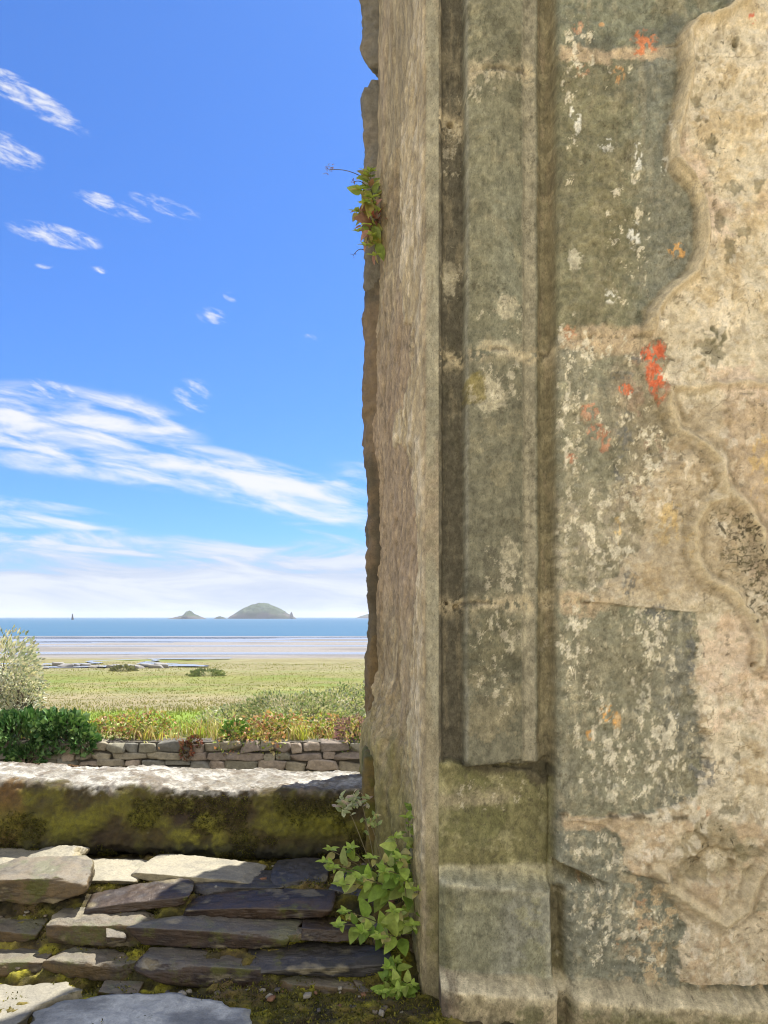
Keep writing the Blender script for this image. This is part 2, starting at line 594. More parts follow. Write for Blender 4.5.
def mixv(a, b, m):
    return a * (1 - m[..., None]) + np.asarray(b) * m[..., None]


def build_front():
    us = np.concatenate([np.arange(440, 772, 1.0), np.arange(773, 1120, 2.2), np.arange(1123, 1400, 8.0)])
    vs = np.concatenate([np.arange(-380, -24, 9.0), np.arange(-22, 1030, 1.0), np.arange(1034, 1090, 6.0)])
    U, V = np.meshgrid(us, vs)
    g = 1 / 745.0 * 2.0
    n60 = fbm(U / 60, V / 60, None, 4, 1); n25 = fbm(U / 25, V / 25, None, 4, 2)
    n10 = fbm(U / 10, V / 10, None, 4, 3); n5 = fbm(U / 5, V / 5, None, 3, 4)
    nst = fbm(U / 7, V / 45, None, 4, 5)         # vertical weathering streaks
    n110 = fbm(U / 110, V / 110, None, 3, 6)
    wob = (n25 - 0.5) * 14 + (n10 - 0.5) * 8
    # ---------------- zones
    zl = V + (n10 - 0.5) * 5
    zoneB = sst(764, 769, zl + (n25 - .5) * 10)
    ledge = 874 + (U - 440) * 0.09
    zoneC = sst(ledge - 2, ledge + 11, zl)
    pl_top = 972 + (U - 440) * 0.055 + (n25 - 0.5) * 6
    zoneD = sst(pl_top - 3, pl_top + 9, V)
    prof_u = [440, 442.5, 445, 465.5, 467.5, 470, 482, 496, 510, 521, 525, 527.5, 533, 537, 540, 545, 551, 554.5, 557.5, 560]
    prof_d = [.05, .052, .088, .09, .036, .026, .016, .012, .017, .026, .030, .040, .042, .038, .040, .060, .066, .056, .010, 0]
    Uw = U + (n60 - .5) * 3 + (n10 - .5) * 2.2
    dm = np.interp(Uw, prof_u, prof_d)
    dB = np.interp(Uw, [440, 444, 450, 540, 551, 554, 557.5, 561], [.05, .05, .056, .056, .06, .07, .012, 0])
    dB = dB - .0
    dC = np.interp(Uw, [440, 446, 452, 542, 551, 555.5, 563, 568, 572], [.03, .008, 0, 0, .008, .055, .055, .008, 0])
    d = dm * (1 - zoneB) + dB * zoneB
    d = d * (1 - zoneC) + dC * zoneC
    # sloping stop where the hollow dies out on the wall face
    top = 862 + (U - 557) * 0.46 + (n10 - .5) * 4; bot = 891
    nt_ = sst(top - 2, top + 2, V) * (1 - sst(top + 2, np.maximum(bot, top + 4), V)) * sst(554, 558, U) * (1 - sst(592, 612, U))
    d = d + 0.055 * nt_
    # ---------------- plaster
    bv = [-540, -20, 0, 5, 20, 30, 40, 80, 110, 140, 165, 175, 185, 205, 250, 275, 295, 312, 330, 345, 395, 430, 450, 520, 560, 590, 602, 612, 640, 690, 740, 780, 800, 812, 820, 826, 835, 850, 862, 872, 880, 930, 965, 980, 986, 1100]
    bu = [900, 760, 752, 735, 718, 690, 682, 684, 678, 672, 670, 678, 692, 700, 700, 690, 665, 652, 648, 662, 664, 672, 668, 640, 625, 598, 588, 688, 694, 692, 704, 700, 690, 650, 575, 602, 614, 622, 620, 632, 664, 682, 680, 684, 900, 900]
    ub = np.interp(V, bv, bu)
    soft = np.interp(V, [0, 320, 350, 590, 612, 790, 820, 1000], [2.5, 2.5, 26, 26, 6, 6, 8, 8])
    amp = np.interp(V, [0, 320, 350, 600, 640, 1000], [.25, .3, 1.7, 1.7, 1.0, 1.1])
    pm = sst(-soft, soft, U - ub + wob * amp)
    R1 = [(742, 4), (720, 20), (692, 30), (683, 40), (685, 80), (679, 110), (672, 140), (671, 163), (679, 176), (693, 187), (701, 206), (701, 250), (691, 275), (666, 296), (651, 314), (648, 332)]
    R2 = [(664, 396), (668, 410), (678, 432), (700, 446), (716, 462), (722, 486), (722, 497), (704, 502), (692, 524), (693, 560), (706, 581), (731, 592), (750, 618), (757, 640), (755, 665)]
    R3 = [(722, 490), (742, 508), (757, 530), (760, 552), (768, 565)]
    R4 = [(656, 868), (672, 890), (692, 906), (720, 919), (741, 906), (754, 872), (770, 848)]
    R5 = [(664, 392), (690, 388), (720, 386), (768, 386)]
    r1 = polydist(U + (n10 - .5) * 3, V, R1); r2 = polydist(U + (n10 - .5) * 4, V + (n25 - .5) * 6, R2)
    r3 = polydist(U + (n10 - .5) * 4, V, R3); r4 = polydist(U + (n10 - .5) * 5, V + (n25 - .5) * 6, R4); r5 = polydist(U, V + (n25 - .5) * 8, R5)
    ridge = np.exp(-(np.maximum(r1 - 2, 0) / 3.5) ** 2) * 1.0
    for rr, w, s in ((r2, 5.0, .9), (r3, 5.0, .8), (r4, 5.5, .9), (r5, 3.5, .5)):
        ridge = np.maximum(ridge, s * np.exp(-(rr / w) ** 2))
    # ---------------- joints between the ashlars
    wall_m = sst(559, 562, U)
    J = np.zeros_like(U)
    jv = (n25 - .5) * 8
    for jy, ja, jb, w in ((47, 555, 684, 2.2), (338, 555, 650, 2.5), (603, 555, 640, 2.5), (817, 560, 690, 2.8), (-270, 555, 1400, 3)):
        J = np.maximum(J, np.exp(-((V + jv - jy) / w) ** 2) * sst(ja - 4, ja + 4, U) * (1 - sst(jb - 8, jb + 8, U)))
    jm = np.zeros_like(U)           # joints across the moulding
    for jy in (65, 98, 348, 604, -260):
        a0, b0 = (440, 466) if jy == 98 else ((467, 530) if jy == 65 else (440, 556))
        jm = np.maximum(jm, np.exp(-((V + jv * .6 - jy) / 2.4) ** 2) * sst(a0 - 2, a0 + 2, U) * (1 - sst(b0 - 4, b0 + 4, U)))
    jm *= (1 - zoneB)
    # ---------------- relief
    stone_relief = (n25 - .5) * .014 + (n10 - .5) * .009 + (n60 - .5) * .010 + (n5 - .5) * .005
    pl_relief = (n60 - .5) * .040 + (n25 - .5) * .026 + (n10 - .5) * .013 + (n5 - .5) * .006
    right = sst(552, 560, U)
    rel = stone_relief * (1 - pm) + pl_relief * pm
    rel = rel * (0.45 + 0.55 * right)
    d = d - rel - 0.016 * pm - ridge * 0.024 * sst(0.05, 0.4, pm + ridge) + J * .005 * (1 - pm) * sst(.4, .6, n25) + jm * .006 * sst(.4, .6, n25)
    d = d + .022 * blob(U, V, 712, 862, 26, 22, n25) + .010 * blob(U, V, 690, 838, 14, 9, n10)
    d = d - .075 * zoneD
    # chips
    chip = blob(U, V, 548, 772, 12, 10, n10) + blob(U, V, 520, 768, 26, 5, n10)
    d = d + .012 * np.clip(chip, 0, 1) * (U < 556)
    for (px_, py_, pr) in ((453, 103, 4.0), (459, 607, 3.5), (749, 664, 3.0), (733, 48, 3), (449, 603, 2)):
        d = d + .02 * (1 - sst(.5, 1.1, np.hypot(U - px_, V - py_) / pr))
    # ---------------- colour: sharper fractal fields than the relief uses
    s60, s25, s10, s5 = n60, n25, n10, n5
    n60 = fbm(U / 60, V / 60, None, 7, 1, .64); n25 = fbm(U / 25, V / 25, None, 6, 2, .66)
    n10 = fbm(U / 11, V / 11, None, 5, 3, .68); n110 = fbm(U / 110, V / 110, None, 8, 6, .62)
    nst = fbm(U / 7, V / 40, None, 5, 5, .66)
    wob = (n25 - .5) * 22 + (n10 - .5) * 12
    pmc = sst(-1.5, 1.5, U - ub + wob * np.maximum(amp, .2) * .9 + (n60 - .5) * 22 * (amp > .6))
    W = lambda *c: alb(c)
    C = np.zeros(U.shape + (3,)) + W(121, 120, 97)
    C = mixv(C, W(112, 108, 84), sst_c(.42, .66, n110))
    C = mixv(C, W(132, 124, 96), sst_c(.5, .72, n60) * .8)
    C = mixv(C, W(106, 106, 92), sst_c(.52, .7, fbm(U / 40, V / 70, None, 4, 9)) * .7)
    C = mixv(C, W(150, 140, 112), sst_c(.56, .75, nst) * .6)
    # upper block is greener, with a blue-grey right border
    ub1 = (1 - sst_c(318, 345, V + wob)) * sst_c(50, 56, V)
    C = mixv(C, W(118, 110, 78), ub1 * (1 - sst_c(610, 660, U + wob)) * .6)
    C = mixv(C, W(124, 122, 104), ub1 * sst_c(628, 660, U + wob) * .65)
    # middle block mottled, pinkish brown to its right
    mb = sst_c(335, 355, V + wob) * (1 - sst_c(595, 612, V + wob))
    C = mixv(C, W(148, 138, 110), mb * .45 + mb * .3 * sst_c(470, 520, V + wob))
    C = mixv(C, W(146, 132, 104), mb * sst_c(600, 640, U + wob * 2) * .75)
    C = mixv(C, W(150, 122, 100), mb * sst_c(.52, .66, n25) * sst_c(600, 650, U) * .6)
    C = mixv(C, W(160, 148, 124), mb * sst_c(470, 520, V + wob) * sst_c(.45, .65, n10) * .65)
    lb = sst_c(606, 620, V + wob) * (1 - sst_c(806, 822, V + wob))
    C = mixv(C, W(138, 130, 104), lb * .6)
    C = mixv(C, W(122, 118, 102), lb * sst_c(640, 680, U + wob) * sst_c(.4, .6, n25) * .7)
    lo = sst_c(818, 826, V + wob * .5)
    C = mixv(C, W(128, 124, 104), lo * .7)
    C = mixv(C, W(182, 156, 116), lo * sst_c(.48, .62, n10) * sst_c(600, 650, U) * .7)
    # plaster
    P = np.zeros_like(C) + W(203, 188, 157)
    P = mixv(P, W(216, 199, 166), sst_c(.48, .68, n60))
    P = mixv(P, W(172, 150, 112), sst_c(.52, .72, n25) * .75)
    P = mixv(P, W(206, 176, 146), sst_c(.5, .66, n110) * .5)
    P = mixv(P, W(150, 138, 108), sst_c(.60, .75, n10) * .55)
    cr = np.abs(fbm(U / 26 + .6 * n25, V / 40, None, 4, 21) - .5)      # hairline cracks in the plaster
    P = mixv(P, W(120, 104, 74), (1 - sst_c(.004, .016, cr)) * .6 * sst_c(.4, .6, n60))
    # duller where damp
    P = mixv(P, W(160, 140, 108), sst_c(395, 410, V + wob) * (1 - sst_c(585, 620, V + wob * 2)) * .55)
    P = mixv(P, W(184, 164, 130), lo * .6)
    P = mixv(P, W(178, 152, 118), lo * sst_c(.5, .65, n25) * .5)
    P = mixv(P, W(214, 190, 146), (1 - sst_c(300, 340, V)) * sst_c(.4, .6, n25) * .4)
    C = mixv(C, P, pmc)
    C = mixv(C, W(188, 168, 130), np.clip(ridge * 1.1, 0, 1) * .75)
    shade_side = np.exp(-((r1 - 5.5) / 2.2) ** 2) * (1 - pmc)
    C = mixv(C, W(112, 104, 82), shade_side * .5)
    # mortar bands
    band = np.zeros_like(U)
    for jy, ja, jb, h in ((52, 558, 670, 9), (340, 558, 655, 15), (603, 558, 610, 12), (822, 560, 640, 8)):
        band = np.maximum(band, (1 - sst_c(.5, 1.15, np.abs(V - jy + wob * .8) / h + (n10 - .5) * .9)) * sst_c(ja - 2, ja + 6, U) * (1 - sst_c(jb - 25, jb + 15, U)))
    C = mixv(C, W(182, 160, 126), band * .95 * right)
    C = mixv(C, W(84, 74, 54), J * .8 * sst_c(.48, .66, n25))
    # red, orange and yellow stains of old paint and lichen
    nbk = fbm(U / 4.2, V / 6.5, None, 4, 35)
    def stain(c, lst, a=.85):
        nonlocal C
        for (cx, cy, rx, ry) in lst:
            C = mixv(C, W(*c), blob(U, V, cx, cy, rx * 1.1, ry * 1.1, n10 * .6 + nbk * .4, 1.1) * a * sst_c(.36, .54, nbk + (a - .8) * .35))
    stain((200, 102, 66), [(654, 352, 13, 9), (645, 358, 9, 5), (655, 376, 8, 20), (659, 388, 7, 12), (652, 366, 8, 9)], .97)
    stain((222, 110, 66), [(626, 390, 7, 6)], .85)
    stain((204, 122, 76), [(645, 42, 13, 13), (640, 52, 7, 6)], .8)
    stain((216, 160, 100), [(618, 75, 7, 8), (602, 24, 4, 3)], .7)
    stain((190, 134, 96), [(579, 28, 8, 8), (582, 70, 7, 6), (570, 333, 8, 8)], .6)
    stain((192, 128, 94), [(590, 413, 9, 9), (596, 432, 10, 10), (570, 458, 7, 6), (606, 440, 6, 12)], .75)
    stain((214, 158, 84), [(605, 714, 7, 9), (617, 722, 5, 9), (591, 735, 5, 6), (676, 250, 10, 8)], .8)
    stain((196, 90, 60), [(748, 22, 4, 4), (752, 28, 3, 3)], .8)
    stain((206, 150, 104), [(640, 905, 8, 8), (645, 925, 9, 14), (622, 945, 7, 10), (700, 810, 9, 5), (585, 880, 6, 6)], .5)
    stain((214, 180, 110), [(668, 520, 16, 22), (618, 530, 5, 22), (760, 470, 14, 40), (690, 545, 8, 14)], .5)
    stain((108, 106, 98), [(625, 430, 9, 20), (622, 470, 7, 16), (628, 588, 7, 14), (586, 349, 8, 6), (634, 361, 9, 5), (620, 375, 14, 4), (702, 770, 12, 18), (664, 880, 9, 8), (655, 615, 16, 9), (690, 655, 5, 30)], .75)
    stain((226, 220, 200), [(638, 160, 5, 13), (635, 232, 7, 14), (664, 166, 3, 9), (671, 130, 3, 12), (606, 144, 8, 7), (674, 715, 5, 4), (610, 298, 7, 8), (572, 112, 3, 7), (578, 122, 4, 10)], .8)
    stain((206, 196, 168), [(600, 708, 6, 16), (605, 745, 7, 16), (640, 700, 8, 24), (660, 775, 9, 20), (610, 790, 12, 22), (575, 735, 8, 6), (575, 260, 10, 12), (650, 650, 10, 16), (668, 690, 6, 20)], .55)
    # dark reticulated crust
    ret = np.abs(fbm(U / 7, V / 7, None, 3, 31) - .5) < .045
    for (cx, cy, rx, ry) in ((735, 545, 22, 34), (720, 520, 14, 16), (760, 585, 16, 40), (745, 570, 14, 16)):
        C = mixv(C, W(88, 80, 54), blob(U, V, cx, cy, rx, ry, n25, .5) * (ret * .6 + .3 * sst_c(.5, .62, n5)))
    for (cx, cy, rx, ry) in ((733, 47, 4, 8), (692, 62, 5, 4), (694, 105, 5, 9), (694, 124, 4, 4), (710, 148, 6, 9), (732, 190, 9, 6), (740, 235, 7, 6), (756, 188, 6, 7), (718, 225, 5, 9), (725, 255, 5, 12), (710, 350, 14, 16), (716, 338, 9, 9), (754, 655, 2, 3), (735, 755, 3, 3), (728, 808, 10, 8), (745, 850, 14, 8), (760, 905, 9, 6)):
        C = mixv(C, W(104, 98, 70), blob(U, V, cx, cy, rx, ry, n5 * .5 + nbk * .5, 1.3) * .6)
    C = mixv(C, W(128, 116, 80), blob(U, V, 712, 850, 40, 34, n25, .8) * .55)
    C = mixv(C, W(206, 190, 156), blob(U, V, 714, 858, 12, 12, n10, .8) * .5)
    # ---- moulding colours
    mould = (1 - sst_c(555, 558.5, U))
    Mc = np.zeros_like(C) + W(113, 111, 90)
    rec = (1 - sst_c(465, 467, Uw))
    Mc = mixv(Mc, W(97, 90, 72), rec)
    Mc = mixv(Mc, W(126, 115, 90), rec * sst_c(.5, .7, nst) * .7)
    roll = sst_c(465.5, 467, Uw) * (1 - sst_c(522, 526, Uw))
    Mc = mixv(Mc, W(120, 115, 90), roll * (1 - sst_c(320, 350, V)) * .95)
    Mc = mixv(Mc, W(126, 124, 102), roll * sst_c(100, 250, V) * (1 - sst_c(300, 345, V)) * sst_c(482, 505, U + wob) * .6)
    Mc = mixv(Mc, W(112, 106, 84), roll * sst_c(345, 360, V) * .8)
    Mc = mixv(Mc, W(132, 122, 94), roll * sst_c(600, 620, V) * sst_c(.45, .6, n25) * .8)
    Mc = mixv(Mc, W(140, 130, 100), roll * sst_c(.56, .7, n25) * .45)
    fil = sst_c(523, 526, Uw) * (1 - sst_c(537, 541, Uw))
    Mc = mixv(Mc, W(148, 138, 112), fil * .85)
    cove = sst_c(539, 543, Uw)
    Mc = mixv(Mc, W(138, 127, 96), cove)
    Mc = mixv(Mc, W(150, 134, 104), cove * sst_c(.52, .66, nst) * .8)
    Mc = mixv(Mc, W(122, 110, 80), cove * sst_c(547, 553, U) * .6)
    mort = np.exp(-((V - 66 + wob) / 9) ** 2) * sst_c(466, 470, U) * (1 - sst_c(535, 545, U))
    mort = np.maximum(mort, np.exp(-((V - 350 + wob) / 8) ** 2) * .8)
    mort = np.maximum(mort, np.exp(-((V - 603 + wob * .6) / 8) ** 2) * .9)
    mort = np.maximum(mort, np.exp(-((V - 106 + wob) / 14) ** 2) * (U < 467))
    Mc = mixv(Mc, W(178, 162, 128), np.clip(mort * 1.3, 0, 1) * .95 * sst_c(.34, .5, n10 * .5 + nbk * .5))
    arr = np.exp(-((Uw - 467.8) / 1.6) ** 2)
    Mc = mixv(Mc, W(150, 144, 122), arr * .7)
    for (cx, cy, rx, ry) in ((452, 262, 9, 20), (505, 345, 14, 8), (490, 395, 16, 18), (512, 560, 12, 20), (520, 640, 9, 14), (508, 305, 14, 10)):
        Mc = mixv(Mc, W(184, 172, 140), blob(U, V, cx, cy, rx, ry, n10, .9) * .6)
    Mc = mixv(Mc, W(130, 116, 62), blob(U, V, 476, 385, 10, 16, n10, .6) * .7)
    Mc = mixv(Mc, W(82, 79, 58), roll * sst_c(.52, .66, n60) * .55)
    Mc = mixv(Mc, W(92, 87, 70), roll * sst_c(480, 560, V) * (1 - sst_c(592, 600, V)) * sst_c(.42, .58, n25) * .6)
    Mc = mixv(Mc, W(80, 72, 58), np.clip(jm, 0, 1) * .7 * sst_c(.5, .66, n25))
    # base and pedestal
    B = np.zeros_like(C) + W(116, 109, 72)
    B = mixv(B, W(136, 128, 90), sst_c(.48, .68, n25))
    B = mixv(B, W(98, 95, 58), sst_c(.5, .7, n60) * .7)
    B = mixv(B, W(70, 62, 48), (np.exp(-((V - 772 - wob * .5) / 5) ** 2) * sst_c(446, 480, U + wob) + blob(U, V, 545, 778, 14, 14, n10, .6)).clip(0, 1) * .8)
    B = mixv(B, W(156, 142, 112), np.exp(-((V - 800 - wob) / 8) ** 2) * (1 - sst_c(500, 530, U)) * .7)
    B = mixv(B, W(172, 162, 128), sst_c(868, 874, V + wob * .2) * (1 - sst_c(888, 893, V)) * .8)
    Pd = np.zeros_like(C) + W(128, 124, 98)
    Pd = mixv(Pd, W(132, 128, 108), sst_c(480, 510, U + wob) * sst_c(.35, .6, n60 + .1))
    Pd = mixv(Pd, W(144, 138, 106), sst_c(.5, .68, n25) * .8)
    Pd = mixv(Pd, W(110, 104, 70), (1 - sst_c(446, 462, U + wob)) * .6)
    Pd = mixv(Pd, W(172, 164, 134), (np.exp(-((V - ledge - 10 + wob * .15) / 4) ** 2) * .9))
    Pd = mixv(Pd, W(166, 160, 136), np.exp(-((U - 550 + wob * .2) / 4) ** 2) * .7)
    Pd = mixv(Pd, W(96, 90, 70), np.exp(-((V - 892 + wob) / 4) ** 2) * sst_c(450, 470, U) * .5)
    Mc = Mc * (1 - zoneB[..., None]) + B * zoneB[..., None]
    Mc = Mc * (1 - zoneC[..., None]) + Pd * zoneC[..., None]
    m2 = np.maximum(mould, zoneC * (1 - sst_c(566, 569, U)))
    C = mixv(C, Mc, m2)
    C = mixv(C, W(120, 108, 74), zoneC * sst_c(553, 556, U) * (1 - sst_c(564, 568, U)) * .8)
    C = mixv(C, W(128, 116, 76), nt_ * .7)
    Pl = np.zeros_like(C) + W(142, 128, 96)
    Pl = mixv(Pl, W(120, 112, 78), sst_c(.45, .65, n25))
    Pl = mixv(Pl, W(168, 150, 116), sst_c(.55, .7, n10) * .6)
    Pl = mixv(Pl, W(104, 86, 72), (1 - sst_c(440, 462, U + wob)) * .7)
    Pl = mixv(Pl, W(192, 176, 140), np.exp(-((V - pl_top - 6) / 8) ** 2) * .9 * sst(.3, .5, n25 + .1))  # ledge top lightened in colour for the sky light on its upward face
    C = mixv(C, Pl, sst(pl_top - 3, pl_top + 1, V))
    sc1 = sst_c(.52, .62, nbk) * sst_c(.42, .6, n25)
    C = mixv(C, W(170, 158, 126), sc1 * (1 - pmc) * right * (1 - zoneD) * (.18 + .35 * sst_c(330, 480, V)))
    sc2 = sst_c(.54, .64, fbm(U / 5, V / 9, None, 4, 37)) * sst_c(.4, .6, fbm(U / 30, V / 30, None, 3, 38))
    C = mixv(C, W(84, 80, 60), sc2 * (1 - pmc) * .28)
    C = mixv(C, W(146, 128, 94), sc2 * pmc * .4)
    C = mixv(C, W(226, 212, 184), sst_c(.55, .68, fbm(U / 9, V / 12, None, 4, 39)) * pmc * .45 * sst_c(.4, .6, n60))
    fk1 = fbm(U / 8, V / 12, None, 6, 61, .72); dn = fbm(U / 55, V / 70, None, 3, 62)
    flz = np.zeros_like(U)
    for cx, cy, rx, ry, q in [(575, 60, 20, 60, 1), (600, 70, 34, 16, 1), (570, 130, 12, 60, .8), (572, 400, 22, 80, 1), (600, 350, 46, 24, 1), (600, 540, 50, 70, 1), (650, 480, 50, 90, .8),
                             (605, 740, 34, 60, .9), (660, 750, 36, 70, .9), (650, 650, 40, 50, .8), (605, 920, 36, 60, 1), (650, 935, 36, 50, 1), (590, 845, 26, 20, .8), (630, 230, 24, 90, .5), (580, 650, 26, 60, .7), (730, 955, 50, 36, .8),
                             (490, 78, 34, 22, 1), (455, 130, 12, 40, .8), (455, 262, 12, 34, 1), (500, 310, 26, 26, .8), (500, 385, 34, 34, .7), (510, 570, 26, 40, .6), (500, 660, 30, 60, .7), (500, 800, 60, 24, .4), (548, 600, 10, 200, .5)]:
        flz = np.maximum(flz, q * (1 - sst(.3, 1.15, np.hypot((U - cx) / rx, (V - cy) / ry) + (dn - .5) * .8)))
    flz = flz * (1 - .8 * sst(534, 538, U) * (1 - sst(556, 559, U)))
    fkm = sst(0, .03, fk1 - (.655 - .115 * flz)) * sst(.02, .15, flz) * (1 - zoneD)
    C = mixv(C, W(188, 174, 140), fkm * .62 * (1 - pmc * .6) * (1 - .45 * (U < 558)))
    C = mixv(C, W(214, 203, 176), sst(.03, .06, fk1 - (.655 - .115 * flz)) * fkm * .5 * (1 - pmc * .6) * (1 - .6 * (U < 558)))
    edge_ = fkm * (1 - sst(0, .03, fk1 - (.655 - .115 * flz)))
    C = mixv(C, W(96, 86, 62), edge_ * .35)
    pit = sst(.0, .02, fbm(U / 6, V / 6, None, 5, 64, .72) - .67) * sst(.45, .6, dn + (n60 - .5) * .5)
    C = mixv(C, W(84, 76, 56), pit * .55)
    rs = np.clip(ridge * 1.2, 0, 1)
    ridge_shade = np.exp(-((r2 - 9) / 3.0) ** 2) + np.exp(-((r3 - 9) / 3.0) ** 2) * .8 + np.exp(-((r4 - 9.5) / 3.0) ** 2) + np.exp(-((r1 - 6.5) / 2.0) ** 2) * .8 * (1 - pmc)  # sides of the ridges darkened in colour, painting in their relief shading
    C = mixv(C, W(120, 104, 74), np.clip(ridge_shade, 0, 1) * (1 - rs) * .55 * sst_c(.3, .6, n25 + .1))
    C = mixv(C, W(192, 174, 138), rs * .7)  # crest lightened in colour so the ridge reads as raised
    mo = ((1 - rs * .7) * (1 - .35 * pmc))[..., None]
    C = C * (1 + (n5 - .5)[..., None] * .6 * mo) * (1 + (n10 - .5)[..., None] * .45 * mo)
    # ---- fleck and pit masks
    K = np.zeros_like(U)
    fl = [(568, 395, 14, 75, .8), (572, 520, 22, 60, .8), (600, 560, 30, 40, .75), (575, 60, 18, 60, .8), (590, 90, 12, 40, .6), (625, 95, 20, 18, .85),
          (605, 740, 26, 55, .75), (660, 760, 30, 60, .7), (640, 660, 30, 50, .65), (600, 920, 28, 50, .95), (575, 850, 16, 20, .6), (640, 940, 34, 40, .7),
          (720, 950, 44, 30, .6), (575, 650, 14, 60, .6), (630, 190, 20, 60, .35), (600, 260, 36, 50, .4), (480, 80, 24, 16, .8), (452, 130, 10, 40, .6),
          (452, 262, 10, 26, .85), (505, 300, 16, 20, .7), (500, 380, 26, 30, .5), (520, 640, 14, 50, .5), (548, 620, 8, 120, .35), (650, 480, 40, 90, .45),
          (610, 480, 30, 60, .5), (740, 420, 30, 30, .3), (735, 370, 30, 30, .5), (720, 270, 40, 40, .3), (450, 830, 8, 40, .4)]
    for cx, cy, rx, ry, s in fl:
        K = np.maximum(K, s * blob(U, V, cx, cy, rx * 1.25, ry * 1.25, n25, .7))
    K = K * .6; K = np.maximum(K, .25 * right)
    Dk = .28 * pmc
    for cx, cy, rx, ry, s in [(735, 545, 26, 40, .9), (760, 585, 18, 44, .95), (716, 845, 44, 36, .75), (715, 150, 26, 120, .5), (712, 345, 24, 24, .6), (740, 240, 30, 30, .5), (530, 775, 30, 14, .7), (665, 520, 26, 50, .5), (730, 960, 40, 24, .5), (500, 905, 50, 16, .4)]:
        Dk = np.maximum(Dk, s * blob(U, V, cx, cy, rx, ry, n25, .6))
    Dk = np.maximum(Dk, .22)
    Mk = np.stack([K, Dk, K * 0, K * 0 + 1], -1)
    X = (U - 384) * g; Z = CZ - (V - HV) * g; Y = 2.0 + d
    Pt = np.stack([X, Y, Z], -1)
    # ---- split into parts
    nr, nc = U.shape
    fc = grid_faces(nr, nc)[:, ::-1]
    fu = U.reshape(-1)[fc].mean(1); fv = V.reshape(-1)[fc].mean(1)
    fp = pm.reshape(-1)[fc].mean(1); fD = zoneD.reshape(-1)[fc].mean(1)
    fC = zoneC.reshape(-1)[fc].mean(1); fB = zoneB.reshape(-1)[fc].mean(1)
    part = np.zeros(len(fc), int)                    # 0 ashlar
    part[fp > .5] = 1
    mo = fu < 557.5
    part[mo & (fB < .5)] = 2
    part[mo & (fB >= .5) & (fC < .5)] = 3
    part[(fu < 562) & (fC >= .5)] = 4
    part[fD >= .5] = 5
    names = [('ashlar_face', M_ashlar), ('plaster', M_plaster), ('jamb_moulding', M_mould), ('base_block', M_mould), ('pedestal', M_mould), ('plinth', M_mould)]
    Pf = to_local(Pt.reshape(-1, 3)); Cf = C.reshape(-1, 3); Mf = Mk.reshape(-1, 4)
    for i, (nm, mt) in enumerate(names):
        f = fc[part == i]
        idx, inv = np.unique(f, return_inverse=True)
        o = obj(nm, mesh_np(nm, Pf[idx], inv.reshape(f.shape), Cf[idx], True, Mf[idx]), mt, wall)
        lab = {'plaster': 'flaking cream lime plaster', 'base_block': 'mossy recessed stone block', 'jamb_moulding': 'upright moulded stone jamb with roll and hollow'}.get(nm)
        if lab: o['label'] = lab
    c0 = Pt[:, 0]
    yy = np.linspace(0, 1, 6)[None, :]
    St = np.stack([np.repeat(c0[:, 0:1], 6, 1) + .0005, c0[:, 1:2] * (1 - yy) + 2.056 * yy, np.repeat(c0[:, 2:3], 6, 1)], -1)
    obj('jamb_return', grid_mesh('jamb_return', to_local(St), np.repeat(C[:, :1], 6, 1), True, np.repeat(Mk[:, :1], 6, 1)), M_mould, wall)
    return Pt


front = build_front()


